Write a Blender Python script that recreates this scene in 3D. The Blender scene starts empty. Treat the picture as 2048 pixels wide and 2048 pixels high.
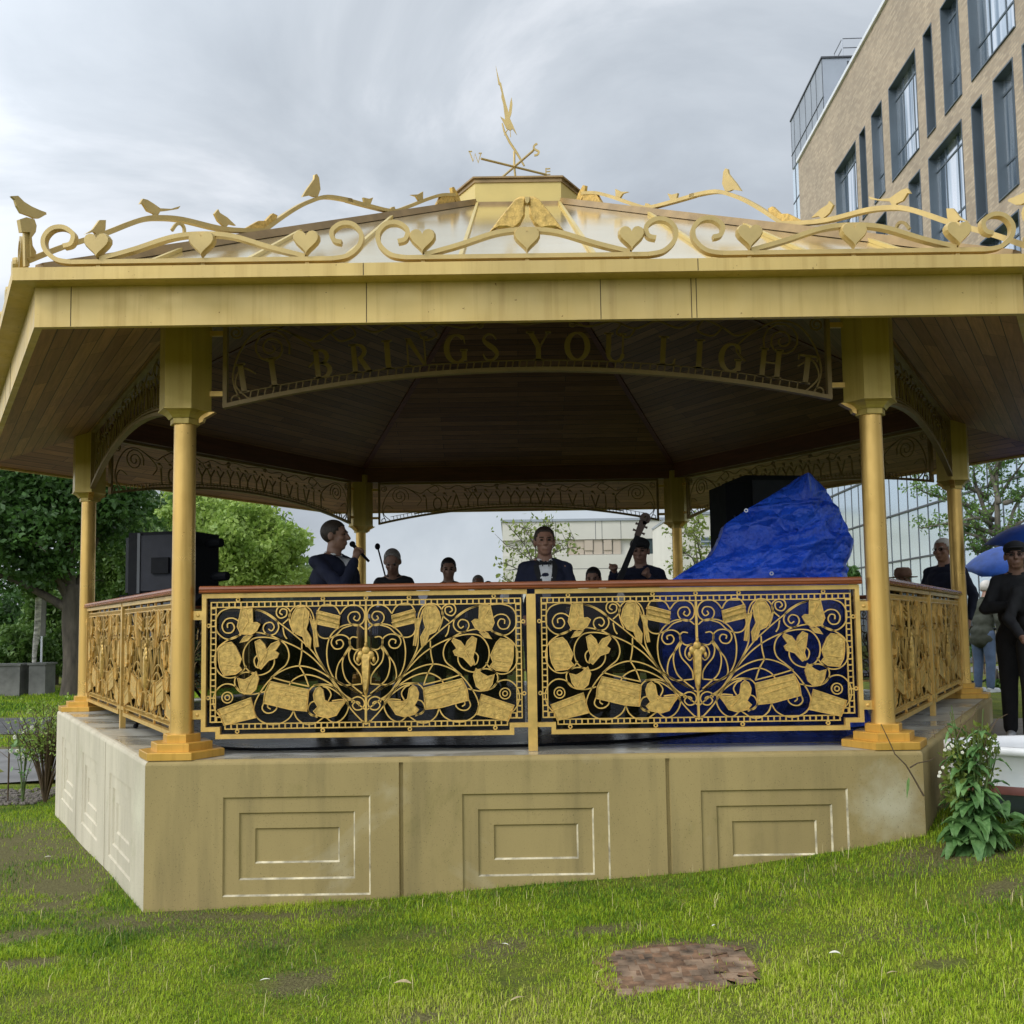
import bpy, math, random
import numpy as np
from mathutils import Vector, Matrix
from mathutils.bvhtree import BVHTree
random.seed(7); rng=np.random.default_rng(7)
SC=bpy.context.scene; COL=SC.collection
R=math.radians; PI=math.pi; cos=math.cos; sin=math.sin

# ---------------------------------------------------------------- camera model (surveyed from the photograph)
CAM=np.array([-.1344,-10.883,.8392]); PIT,YAW,ROL,FPX,SHY=.078,-.0019,.0145,2025.54,66.764
def raydir(u,v):
    u-=1024; v-=1024+SHY
    c,s=cos(ROL),sin(ROL); a=c*u-s*v; b=s*u+c*v
    x=a/FPX; z=-b/FPX; y=1.
    c,s=cos(PIT),sin(PIT); y,z=c*y-s*z, s*y+c*z
    c,s=cos(-YAW),sin(-YAW)
    return np.array([c*x+s*y,-s*x+c*y,z])
def at(u,v,Y):
    d=raydir(u,v); return CAM+d*(Y-CAM[1])/d[1]
def atp(u,v,p,n):
    d=raydir(u,v); p=np.array(p,float); n=np.array(n,float); return CAM+d*((p-CAM)@n)/(d@n)

# ---------------------------------------------------------------- object helpers
def tag(o,label=None,cat=None,group=None,kind=None):
    if label: o['label']=label
    if cat: o['category']=cat
    if group: o['group']=group
    if kind: o['kind']=kind
    return o
def empty(name,loc=(0,0,0),rz=0,label=None,cat=None,group=None):
    o=bpy.data.objects.new(name,None); COL.objects.link(o); o.location=loc; o.rotation_euler=(0,0,rz)
    o.empty_display_size=.1
    return tag(o,label,cat,group)
def kids(o): return [c for c in bpy.data.objects if c.parent==o]
def copy_tree(o,parent=None):
    c=o.copy(); COL.objects.link(c); c.parent=parent
    for ch in kids(o):
        copy_tree(ch,c)
    return c

class Fr:      # a flat frame: origin O, in-plane axis U, up Z, normal N
    def __init__(s,O=(0,0,0),U=(1,0,0),N=(0,1,0)):
        s.O=np.array(O,float); s.U=np.array(U,float); s.N=np.array(N,float)
    def __call__(s,u,w,n=0):
        p=s.O+s.U*u+s.N*n; return (p[0],p[1],p[2]+w)

class MB:
    def __init__(s): s.v=[]; s.f=[]; s.mi=[]; s.cur=0
    def add(s,vs,fs):
        b=len(s.v); s.v+= [tuple(map(float,p)) for p in vs]
        for f in fs: s.f.append([i+b for i in f]); s.mi.append(s.cur)
    def box(s,x0,x1,y0,y1,z0,z1,rz=0,c=None):
        P=[(x,y,z) for z in (z0,z1) for y in (y0,y1) for x in (x0,x1)]
        if rz:
            cx,cy=(c if c else ((x0+x1)/2,(y0+y1)/2)); q=[]
            for x,y,z in P:
                a,b=x-cx,y-cy; q.append((cx+a*cos(rz)-b*sin(rz),cy+a*sin(rz)+b*cos(rz),z))
            P=q
        s.add(P,[(0,2,3,1),(4,5,7,6),(0,1,5,4),(2,6,7,3),(0,4,6,2),(1,3,7,5)])
    def prism(s,poly,z0,z1):   # poly in xy, counter-clockwise
        n=len(poly); s.add([(x,y,z0) for x,y in poly]+[(x,y,z1) for x,y in poly],
          [list(range(n))[::-1],list(range(n,2*n))]+[(i,(i+1)%n,(i+1)%n+n,i+n) for i in range(n)])
    def flat(s,pts,fr,th,n0=0):   # a plate cut to an outline
        n=len(pts); A=[fr(u,w,n0-th/2) for u,w in pts]; B=[fr(u,w,n0+th/2) for u,w in pts]
        s.add(A+B,[list(range(n)),list(range(n,2*n))[::-1]]+[(i,i+n,(i+1)%n+n,(i+1)%n) for i in range(n)])
    def relief(s,pts,fr,th,n0=0,inset=.82,rise=.5):  # a plate with a chamfered, raised face towards -N
        n=len(pts); cx=sum(p[0] for p in pts)/n; cy=sum(p[1] for p in pts)/n
        I=[(cx+(u-cx)*inset,cy+(w-cy)*inset) for u,w in pts]
        A=[fr(u,w,n0+th/2) for u,w in pts]; B=[fr(u,w,n0-th*.2) for u,w in pts]; Cc=[fr(u,w,n0-th*rise) for u,w in I]
        s.add(A+B+Cc,[list(range(n))[::-1],list(range(2*n,3*n))]+[(i,(i+1)%n,(i+1)%n+n,i+n) for i in range(n)]
              +[(i+n,(i+1)%n+n,(i+1)%n+2*n,i+2*n) for i in range(n)])
    def ribbon(s,pts,fr,w,th,n0=0,closed=False):   # flat iron bar bent along a path; w number or list
        n=len(pts); P=np.array(pts,float); W=[w]*n if not hasattr(w,'__len__') else w
        vs=[]; 
        for i in range(n):
            a=P[(i-1)%n] if (i>0 or closed) else P[i]; b=P[(i+1)%n] if (i<n-1 or closed) else P[i]
            t=b-a; l=math.hypot(*t) or 1; nx,nz=-t[1]/l,t[0]/l; h=W[i]/2
            for sx,sn in ((1,-1),(-1,-1),(-1,1),(1,1)):
                vs.append(fr(P[i][0]+nx*h*sx,P[i][1]+nz*h*sx,n0+sn*th/2))
        fs=[]; m=n if closed else n-1
        for i in range(m):
            j=(i+1)%n
            for k in range(4): fs.append((4*i+k,4*i+(k+1)%4,4*j+(k+1)%4,4*j+k))
        if not closed: fs+=[(3,2,1,0),(4*n-4,4*n-3,4*n-2,4*n-1)]
        s.add(vs,fs)
    def tube(s,pts,r,n=8,cap=True):   # round tube through 3-D points; r number or list
        P=[Vector(p) for p in pts]; m=len(P); rr=[r]*m if not hasattr(r,'__len__') else r
        vs=[]; up=Vector((0,0,1)); prev=None
        for i in range(m):
            t=(P[min(i+1,m-1)]-P[max(i-1,0)]).normalized()
            if prev is None:
                a=t.cross(up); 
                if a.length<.05: a=t.cross(Vector((1,0,0)))
            else:
                a=prev-t*prev.dot(t)
                if a.length<1e-4: a=t.cross(up)
            a.normalize(); prev=a; b=t.cross(a)
            for k in range(n):
                g=2*PI*k/n; vs.append(P[i]+(a*cos(g)+b*sin(g))*rr[i])
        fs=[(i*n+k,i*n+(k+1)%n,(i+1)*n+(k+1)%n,(i+1)*n+k) for i in range(m-1) for k in range(n)]
        if cap: fs+=[list(range(n))[::-1],list(range((m-1)*n,m*n))]
        s.add(vs,fs)
    def ell(s,c,r,nu=16,nv=10,rx=0,rz=0):
        if not hasattr(r,'__len__'): r=(r,r,r)
        M=Matrix.Rotation(rz,3,'Z')@Matrix.Rotation(rx,3,'X'); c=Vector(c)
        vs=[c+M@Vector((0,0,-r[2]))]
        for j in range(1,nv):
            a=-PI/2+PI*j/nv
            for i in range(nu):
                b=2*PI*i/nu; vs.append(c+M@Vector((r[0]*cos(a)*cos(b),r[1]*cos(a)*sin(b),r[2]*sin(a))))
        vs.append(c+M@Vector((0,0,r[2]))); T=len(vs)-1
        fs=[(0,1+(i+1)%nu,1+i) for i in range(nu)]+[(T,T-nu+i,T-nu+(i+1)%nu) for i in range(nu)]
        for j in range(nv-2):
            for i in range(nu):
                a=1+j*nu+i; b=1+j*nu+(i+1)%nu; fs.append((a,b,b+nu,a+nu))
        s.add(vs,fs)
    def cap(s,a,ra,b,rb,n=12):
        s.ell(a,ra,n,8); s.ell(b,rb,n,8); s.tube([a,b],[ra,rb],n)
    def lathe(s,prof,c=(0,0,0),n=24):
        m=len(prof); vs=[(c[0]+r*cos(2*PI*k/n),c[1]+r*sin(2*PI*k/n),c[2]+z) for r,z in prof for k in range(n)]
        fs=[(i*n+k,i*n+(k+1)%n,(i+1)*n+(k+1)%n,(i+1)*n+k) for i in range(m-1) for k in range(n)]
        fs+=[list(range(n))[::-1],list(range((m-1)*n,m*n))]; s.add(vs,fs)
    def build(s,name,mats,parent=None,smooth=False,loc=None,rz=0):
        me=bpy.data.meshes.new(name); me.from_pydata(s.v,[],s.f); me.validate(); me.update()
        if not isinstance(mats,(list,tuple)): mats=[mats]
        for m in mats: me.materials.append(m)
        if len(mats)>1 and len(me.polygons)==len(s.mi): me.polygons.foreach_set('material_index',s.mi)
        if smooth:
            me.polygons.foreach_set('use_smooth',[True]*len(me.polygons))
            if smooth!='all':
                try: me.set_sharp_from_angle(angle=R(35))
                except Exception: pass
        o=bpy.data.objects.new(name,me); COL.objects.link(o)
        if parent: o.parent=parent
        if loc: o.location=loc
        o.rotation_euler[2]=rz
        return o
def bake(o,mods):
    for t,kw in mods:
        m=o.modifiers.new(t,t)
        for k,v in kw.items(): setattr(m,k,v)
    bpy.context.view_layer.update()
    ev=o.evaluated_get(bpy.context.evaluated_depsgraph_get())
    me=bpy.data.meshes.new_from_object(ev); me.name=o.data.name
    o.modifiers.clear(); o.data=me; me.polygons.foreach_set('use_smooth',[True]*len(me.polygons)); return o
def cr(pts,n=6,closed=False):
    P=[np.array(p,float) for p in pts]; m=len(P); out=[]
    g=(lambda i:P[i%m]) if closed else (lambda i:P[min(max(i,0),m-1)])
    for i in range(m if closed else m-1):
        a,b,c,d=g(i-1),g(i),g(i+1),g(i+2)
        for k in range(n):
            t=k/n; out.append(.5*((2*b)+(c-a)*t+(2*a-5*b+4*c-d)*t*t+(3*b-a-3*c+d)*t**3))
    if not closed: out.append(P[-1])
    return out
def spiral(c,r0,r1,a0,turns,n=12):
    m=max(8,int(abs(turns)*n)); return [(c[0]+(r0+(r1-r0)*k/m)*cos(a0+2*PI*turns*k/m),c[1]+(r0+(r1-r0)*k/m)*sin(a0+2*PI*turns*k/m)) for k in range(m+1)]
def hexp(r,a0=0): return [(r*cos(R(a0+60*k)),r*sin(R(a0+60*k))) for k in range(6)]

# ---------------------------------------------------------------- materials
def nt(name):
    m=bpy.data.materials.new(name); m.use_nodes=True; t=m.node_tree; return m,t,t.nodes['Principled BSDF']
def N(t,kind,**kw):
    n=t.nodes.new(kind)
    for k,v in kw.items():
        if k in n.inputs: n.inputs[k].default_value=v
        else: setattr(n,k,v)
    return n
def L(t,a,b): t.links.new(a,b)
def ramp(t,fac,stops):
    r=t.nodes.new('ShaderNodeValToRGB'); e=r.color_ramp.elements
    while len(e)<len(stops): e.new(.5)
    for i,(p,c) in enumerate(stops): e[i].position=p; e[i].color=(*c,1) if len(c)==3 else c
    L(t,fac,r.inputs[0]); return r.outputs[0]
def mapping(t,scale=(1,1,1),src='Object',rot=(0,0,0)):
    c=t.nodes.new('ShaderNodeTexCoord'); m=t.nodes.new('ShaderNodeMapping')
    m.inputs['Scale'].default_value=scale; m.inputs['Rotation'].default_value=rot; L(t,c.outputs[src],m.inputs[0]); return m.outputs[0]
def mixc(t,f,a,b,mode='MIX'):
    m=t.nodes.new('ShaderNodeMix'); m.data_type='RGBA'; m.blend_type=mode
    for s,v in ((0,f),(6,a),(7,b)):
        if hasattr(v,'is_output'): L(t,v,m.inputs[s])
        elif s==0: m.inputs[0].default_value=v
        else: m.inputs[s].default_value=(*v,1)
    return m.outputs[2]
def noise(t,vec,scale,detail=4,rough=.55,dist=0):
    n=N(t,'ShaderNodeTexNoise',Scale=scale,Detail=detail,Roughness=rough,Distortion=dist); L(t,vec,n.inputs['Vector']); return n.outputs[0]
def bump(t,b,h,strength=.3,dist=.01):
    n=N(t,'ShaderNodeBump',Strength=strength,Distance=dist); L(t,h,n.inputs['Height']); L(t,n.outputs[0],b.inputs['Normal'])
def simple(name,col,rough=.6,metal=0,var=.12,scale=4,bmp=.08,bscale=60,stretch=(1,1,1),rvar=.1,spec=None):
    m,t,b=nt(name); v=mapping(t,stretch)
    nz=noise(t,v,scale,5,.6); lo=tuple(c*(1-var*1.6) for c in col); hi=tuple(min(1,c*(1+var)) for c in col)
    L(t,ramp(t,nz,[(.3,lo),(.7,hi)]),b.inputs['Base Color'])
    rr=N(t,'ShaderNodeMapRange'); L(t,noise(t,v,scale*2.3,3),rr.inputs[0]); rr.inputs[3].default_value=max(.02,rough-rvar); rr.inputs[4].default_value=min(1,rough+rvar)
    L(t,rr.outputs[0],b.inputs['Roughness']); b.inputs['Metallic'].default_value=metal
    if spec is not None: b.inputs['Specular IOR Level'].default_value=spec
    if bmp: bump(t,b,noise(t,v,bscale,4),bmp,.004)
    return m
M={}
M['gold']=simple('gold_paint',(.56,.40,.115),.40,.35,.07,2.2,.03,90,(1,1,.35))
M['gold_fascia']=simple('gold_fascia_paint',(.60,.44,.165),.46,.25,.10,1.6,.03,70,(1,1,.25))
M['gold_col']=simple('gold_column_paint',(.62,.41,.13),.30,.82,.06,1.5,.03,80,(1,1,.3))
M['gold_base']=simple('gold_base_paint',(.60,.36,.07),.38,.45,.06,3,.03,80)
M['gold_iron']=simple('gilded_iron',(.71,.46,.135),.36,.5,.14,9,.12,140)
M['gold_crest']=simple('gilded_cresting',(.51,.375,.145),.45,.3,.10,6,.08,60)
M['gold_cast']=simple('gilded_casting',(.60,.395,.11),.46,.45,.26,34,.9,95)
M['shaded_iron']=simple('shaded_gilt_ironwork',(.24,.16,.06),.5,.4,.12,9,.12,140)  # gilded ironwork darkened: the shade under the roof is put into its colour
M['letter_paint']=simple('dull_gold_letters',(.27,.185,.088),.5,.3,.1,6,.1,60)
M['dark_seam']=simple('seam_shadow_gap',(.05,.035,.015),.8)
# roof sheet: polished gold metal
m,t,b=nt('polished_roof_sheet'); v=mapping(t)
L(t,ramp(t,noise(t,v,1.3,3),[(.35,(.87,.71,.36)),(.7,(.94,.83,.53))]),b.inputs['Base Color'])
b.inputs['Metallic'].default_value=.9; b.inputs['Roughness'].default_value=.13
bump(t,b,noise(t,v,1.6,2),.10,.02); M['roof']=m
M['dark_trim']=simple('bronze_ridge_trim',(.30,.20,.09),.35,.6,.2,4)
M['cupola']=simple('cupola_gold',(.60,.46,.16),.4,.3,.06,2)
# painted metal with rain streaks, specks and worn joints
def painted(name,col,rough,metal):
    m,t,b=nt(name); v=mapping(t)
    a=ramp(t,noise(t,mapping(t,(1,1,.3)),1.7,6,.6),[(.3,tuple(c*.84 for c in col)),(.7,tuple(min(1,c*1.10) for c in col))])
    st=ramp(t,noise(t,mapping(t,(16,16,.6)),1.,5,.65),[(.50,(1,1,1)),(.74,(.80,.76,.68))]); c=mixc(t,1.,a,st,'MULTIPLY')
    sp=ramp(t,noise(t,v,38,2),[(.235,(.35,.27,.18)),(.265,(1,1,1))]); c=mixc(t,1.,c,sp,'MULTIPLY')
    L(t,c,b.inputs['Base Color']); b.inputs['Metallic'].default_value=metal
    rr=N(t,'ShaderNodeMapRange'); L(t,noise(t,v,5,5,.65),rr.inputs[0]); rr.inputs[1].default_value=.3; rr.inputs[2].default_value=.7; rr.inputs[3].default_value=rough-.12; rr.inputs[4].default_value=rough+.16; L(t,rr.outputs[0],b.inputs['Roughness'])
    bump(t,b,noise(t,mapping(t,(1,1,.15)),45,4),.10,.003); return m
M['gold_fascia']=painted('gold_fascia_paint',(.60,.43,.15),.46,.25)
M['gold_col']=painted('gold_column_paint',(.67,.425,.125),.34,.72)
M['gold_head_shaded']=painted('gold_head_shade_paint',(.52,.38,.10),.42,.35)  # column head gold darkened, the shade below the eaves painted in
M['gold_base']=painted('gold_base_paint',(.64,.37,.07),.40,.45)
# stone
def stone(name,col,stain,sfac=.5):
    m,t,b=nt(name); v=mapping(t,(1,1,.45)); v2=mapping(t)
    base=ramp(t,noise(t,v,1.1,6,.62),[(.28,tuple(c*.78 for c in col)),(.55,col),(.78,tuple(min(1,c*1.12) for c in col))])
    st=ramp(t,noise(t,mapping(t,(5,5,.5)),1.2,4,.6),[(.50,(0,0,0)),(.72,(1,1,1))])
    c=mixc(t,st,base,tuple(stain)); 
    f2=N(t,'ShaderNodeMath',operation='MULTIPLY'); f2.inputs[1].default_value=sfac; L(t,st,f2.inputs[0]); c=mixc(t,f2.outputs[0],base,stain)
    # pale lime bloom in patches
    bl=ramp(t,noise(t,v2,.9,5,.6,.4),[(.60,(0,0,0)),(.70,(1,1,1))]); f3=N(t,'ShaderNodeMath',operation='MULTIPLY'); f3.inputs[1].default_value=.28; L(t,bl,f3.inputs[0])
    c=mixc(t,f3.outputs[0],c,(.62,.58,.44))
    gm=t.nodes.new('ShaderNodeVectorMath'); gm.operation='DISTANCE'; L(t,mapping(t,(1,.2,1)),gm.inputs[0]); gm.inputs[1].default_value=(2.32,-.86,-.36)
    ne=N(t,'ShaderNodeMath',operation='MULTIPLY_ADD'); L(t,noise(t,v2,3.2,5,.6),ne.inputs[0]); ne.inputs[1].default_value=.75; L(t,gm.outputs['Value'],ne.inputs[2])
    lm=ramp(t,ne.outputs[0],[(.36,(.55,.55,.55)),(.66,(0,0,0))]); c=mixc(t,lm,c,(.62,.60,.45))
    gr=ramp(t,noise(t,mapping(t,(2.2,2.2,1.2)),1.6,6,.7,.5),[(.56,(1,1,1)),(.72,(.80,.83,.74))]); c=mixc(t,1.,c,gr,'MULTIPLY')
    pit=ramp(t,noise(t,v2,120,2),[(.28,(.55,.55,.55)),(.36,(1,1,1))]); c=mixc(t,1.,c,pit,'MULTIPLY')
    L(t,c,b.inputs['Base Color']); b.inputs['Roughness'].default_value=.82
    bump(t,b,noise(t,v2,55,6,.7),.25,.004); return m
M['stone']=stone('tan_cast_stone',(.355,.27,.108),(.21,.165,.068),.75)
M['lit_worn_edge']=simple('lit_lime_edge',(.55,.49,.34),.8,0,.45,9,.2,60)  # light caught by the coffer ledges painted in, together with lime and wear
M['stone_lit']=stone('lit_cast_stone',(.54,.49,.37),(.37,.33,.23),.7)  # same stone in a lighter colour, painting in the light on the left side
m,t,b=nt('wet_concrete_deck'); v=mapping(t)
L(t,ramp(t,noise(t,v,1.4,6,.6),[(.3,(.26,.255,.22)),(.55,(.42,.40,.33)),(.75,(.52,.50,.41))]),b.inputs['Base Color'])
L(t,ramp(t,noise(t,mapping(t,(.5,1.6,1)),1.1,4,.6),[(.42,(.10,.10,.10)),(.58,(.62,.62,.62))]),b.inputs['Roughness'])
bump(t,b,noise(t,v,40,5),.12,.004); M['deck']=m
M['deck_wet_shaded']=simple('wet_floor_shaded',(.10,.098,.09),.28,0,.3,1.5,.15,30,rvar=.2,spec=.4)  # wet floor, with interior shade painted in and bounce light cut down
# planks
def planks(name,c1,c2,gap,rh=.088,bw=1.3,rough=.5):
    m,t,b=nt(name); tc=t.nodes.new('ShaderNodeTexCoord')
    br=N(t,'ShaderNodeTexBrick',Scale=1.); br.inputs['Color1'].default_value=(*c1,1); br.inputs['Color2'].default_value=(*c2,1); br.inputs['Mortar'].default_value=(*gap,1)
    br.inputs['Mortar Size'].default_value=.0035; br.inputs['Brick Width'].default_value=bw; br.inputs['Row Height'].default_value=rh; br.offset=.37; br.inputs['Bias'].default_value=-.1
    L(t,tc.outputs['Object'],br.inputs['Vector'])
    gr=ramp(t,noise(t,mapping(t,(1.5,26,26)),1.6,5,.6,.6),[(.3,(.62,.6,.58)),(.7,(1.1,1.08,1.05))])
    L(t,mixc(t,1.,br.outputs['Color'],gr,'MULTIPLY'),b.inputs['Base Color']); b.inputs['Roughness'].default_value=rough
    iv=N(t,'ShaderNodeMath',operation='SUBTRACT'); iv.inputs[0].default_value=1; L(t,br.outputs['Fac'],iv.inputs[1]); bump(t,b,iv.outputs[0],.6,.006)
    return m
M['soil']=simple('dark_soil',(.20,.115,.065),.95,0,.45,14,1.0,70)
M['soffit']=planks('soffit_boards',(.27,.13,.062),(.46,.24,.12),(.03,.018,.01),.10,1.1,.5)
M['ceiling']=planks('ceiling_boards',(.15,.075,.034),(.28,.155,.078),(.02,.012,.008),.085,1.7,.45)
M['beam']=simple('red_brown_beam',(.12,.04,.024),.45,0,.2,3,.1,30,(1,8,8))
M['rail_wood']=simple('oiled_red_handrail',(.27,.085,.032),.28,0,.25,3,.1,40,(1,14,14))
# smoked glass: thin pane
m=bpy.data.materials.new('smoked_glass'); m.use_nodes=True; t=m.node_tree; t.nodes.clear()
o=t.nodes.new('ShaderNodeOutputMaterial'); tr=t.nodes.new('ShaderNodeBsdfTransparent'); tr.inputs[0].default_value=(.47,.47,.50,1)
gl=t.nodes.new('ShaderNodeBsdfGlossy'); gl.inputs['Roughness'].default_value=.04; gl.inputs[0].default_value=(.5,.5,.5,1)
fr=t.nodes.new('ShaderNodeFresnel'); fr.inputs[0].default_value=1.35; mx=t.nodes.new('ShaderNodeMixShader')
L(t,fr.outputs[0],mx.inputs[0]); L(t,tr.outputs[0],mx.inputs[1]); L(t,gl.outputs[0],mx.inputs[2]); L(t,mx.outputs[0],o.inputs[0]); M['glass']=m
M['black']=simple('black_textured_box',(.003,.004,.007),.75,0,.2,5,.25,150,spec=.2)
M['grille']=simple('dark_speaker_grille',(.008,.010,.02),.7,.1,.2,5,.6,260)
M['steel']=simple('brushed_steel',(.45,.46,.48),.3,.9,.1,8)
M['bark']=simple('bark',(.085,.07,.052),.9,0,.35,6,.9,14,(1,1,.25))
M['bark_grey']=simple('grey_bark',(.13,.115,.09),.9,0,.3,8,.7,20,(1,1,.3))
M['birch']=simple('birch_bark',(.55,.52,.46),.8,0,.45,6,.3,20,(1,1,2.5))
# textiles and skin
def cloth(n,c,rough=.85): return simple(n,c,rough,0,.18,7,.25,120)
M['skin']=simple('skin',(.25,.135,.09),.5,0,.10,14,.05,80)
M['skin2']=simple('ruddy_skin',(.29,.15,.10),.5,0,.10,14,.05,80)
M['navy']=cloth('navy_wool',(.005,.008,.028)); M['blackcloth']=cloth('black_cloth',(.012,.012,.014)); M['trouser']=cloth('charcoal_trouser',(.02,.02,.024))
M['white_shirt']=cloth('white_shirt',(.72,.72,.72)); M['hair_brown']=simple('brown_hair',(.035,.022,.014),.6,0,.4,40,.9,90,(3,3,.6)); M['hair_grey']=simple('grey_hair',(.22,.20,.18),.6,0,.4,40,.9,90,(3,3,.6))
M['hair_white']=cloth('white_hair',(.55,.52,.48),.6); M['olive']=cloth('olive_coat',(.045,.05,.035)); M['denim']=cloth('denim',(.09,.13,.22)); M['hat']=cloth('brown_hat',(.20,.11,.07))
M['hair_black']=cloth('black_hair',(.010,.008,.008),.5)
M['shoe']=simple('black_leather',(.012,.011,.01),.3); M['shoe_white']=simple('pale_trainer',(.55,.55,.56),.5); M['eye']=simple('eye',(.02,.015,.012),.15)
M['bass']=simple('varnished_spruce',(.07,.025,.010),.45,0,.2,3,.05,30,(6,6,1))
M['umb_dark']=cloth('dark_blue_nylon',(.014,.065,.34),.45); M['umb_light']=cloth('bright_blue_nylon',(.05,.17,.72),.45)
# tarpaulin
m,t,b=nt('blue_tarpaulin'); v=mapping(t)
L(t,ramp(t,noise(t,v,5,5,.6),[(.35,(.008,.055,.52)),(.7,(.025,.12,.80))]),b.inputs['Base Color']); b.inputs['Roughness'].default_value=.30
dv=N(t,'ShaderNodeVectorMath',operation='MULTIPLY_ADD'); dn=N(t,'ShaderNodeTexNoise',Scale=4.,Detail=3.); L(t,v,dn.inputs['Vector']); L(t,dn.outputs['Color'],dv.inputs[0]); dv.inputs[1].default_value=(.22,.22,.22); L(t,mapping(t,(1,1,1),rot=(0,.5,0)),dv.inputs[2])
h2=N(t,'ShaderNodeTexVoronoi',Scale=5.,feature='DISTANCE_TO_EDGE'); L(t,dv.outputs[0],h2.inputs['Vector']); h3=N(t,'ShaderNodeTexVoronoi',Scale=15.,feature='DISTANCE_TO_EDGE'); L(t,dv.outputs[0],h3.inputs['Vector'])
hm=N(t,'ShaderNodeMath',operation='MULTIPLY_ADD'); L(t,h3.outputs[0],hm.inputs[0]); hm.inputs[1].default_value=.7; L(t,noise(t,v,34,4,.6),hm.inputs[2]); hs=N(t,'ShaderNodeMath',operation='MULTIPLY'); L(t,hm.outputs[0],hs.inputs[0]); hs.inputs[1].default_value=.22; h1=hs.outputs[0]
ad=N(t,'ShaderNodeMath',operation='MULTIPLY_ADD'); L(t,h2.outputs[0],ad.inputs[0]); ad.inputs[1].default_value=1.1; L(t,h1,ad.inputs[2])
bump(t,b,ad.outputs[0],.9,.07); M['tarp']=m
# leaves
def leafm(name,c1,c2,tl=.35,sc=.9):
    m,t,b=nt(name); v=mapping(t); nz=noise(t,v,sc,3,.6); fine=noise(t,v,sc*9,2)
    ad=N(t,'ShaderNodeMath',operation='MULTIPLY_ADD'); L(t,fine,ad.inputs[0]); ad.inputs[1].default_value=.6; L(t,nz,ad.inputs[2])
    c=ramp(t,ad.outputs[0],[(.62,c1),(.98,c2)]); L(t,c,b.inputs['Base Color']); b.inputs['Roughness'].default_value=.5
    o=[n for n in t.nodes if n.type=='OUTPUT_MATERIAL'][0]; tr=t.nodes.new('ShaderNodeBsdfTranslucent'); L(t,c,tr.inputs[0]); mx=t.nodes.new('ShaderNodeMixShader'); mx.inputs[0].default_value=tl
    L(t,b.outputs[0],mx.inputs[1]); L(t,tr.outputs[0],mx.inputs[2]); L(t,mx.outputs[0],o.inputs[0]); return m
M['leaf_dark']=leafm('dark_leaves',(.035,.085,.018),(.08,.18,.035))
M['leaf_mid']=leafm('mid_leaves',(.06,.14,.025),(.17,.28,.06))
M['leaf_light']=leafm('light_leaves',(.22,.35,.06),(.42,.55,.13))
M['leaf_young']=leafm('young_leaves',(.12,.18,.03),(.26,.32,.06),.4,3)
M['leaf_far']=leafm('far_leaves',(.13,.20,.08),(.26,.34,.14))
M['weed']=leafm('weed_leaves',(.08,.19,.05),(.20,.36,.12),.3,5)
M['stem']=simple('green_stem',(.10,.15,.04),.6,0,.2,8,.1); M['twig']=simple('dry_twig',(.10,.065,.035),.8,0,.3,8,.2)
M['petal']=simple('white_petal',(.75,.73,.62),.6,0,.1); M['dryleaf']=simple('dry_leaf',(.50,.40,.22),.7,0,.3,20)
M['asphalt']=simple('grey_path',(.16,.155,.15),.75,0,.18,2,.4,90)
M['asphalt_d']=simple('wet_asphalt',(.075,.073,.072),.6,0,.2,2,.4,90)
M['render_grey']=simple('grey_render',(.16,.16,.145),.85,0,.25,2,.3,40)
M['gravel']=simple('dark_gravel',(.14,.12,.10),.85,0,.7,60,1,60)
M['boat_white']=simple('white_hull_paint',(.78,.79,.80),.35,0,.08,3,.1,12); M['boat_grey']=simple('blue_grey_hull',(.10,.125,.14),.35,0,.15,3,.05)
M['boat_red']=simple('faded_red_stripe',(.20,.07,.055),.5,0,.25,5); M['boards']=simple('wet_brown_boards',(.13,.075,.035),.4,0,.3,3,.3,20,(1,12,1))
# ================================================================= BANDSTAND (hexagon; face 0 looks at -Y, others by turning 60 degrees)
RC=4.68; YF=-RC*cos(R(30)); RE=5.826; RG=5.972; RB=4.978; ZS=2.97
def ap(r): return r*cos(R(30))
bs=empty('bandstand',(0,0,0),0,'gold painted hexagonal bandstand with wooden ceiling, filigree railings and birds on its roof cresting','bandstand')
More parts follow.
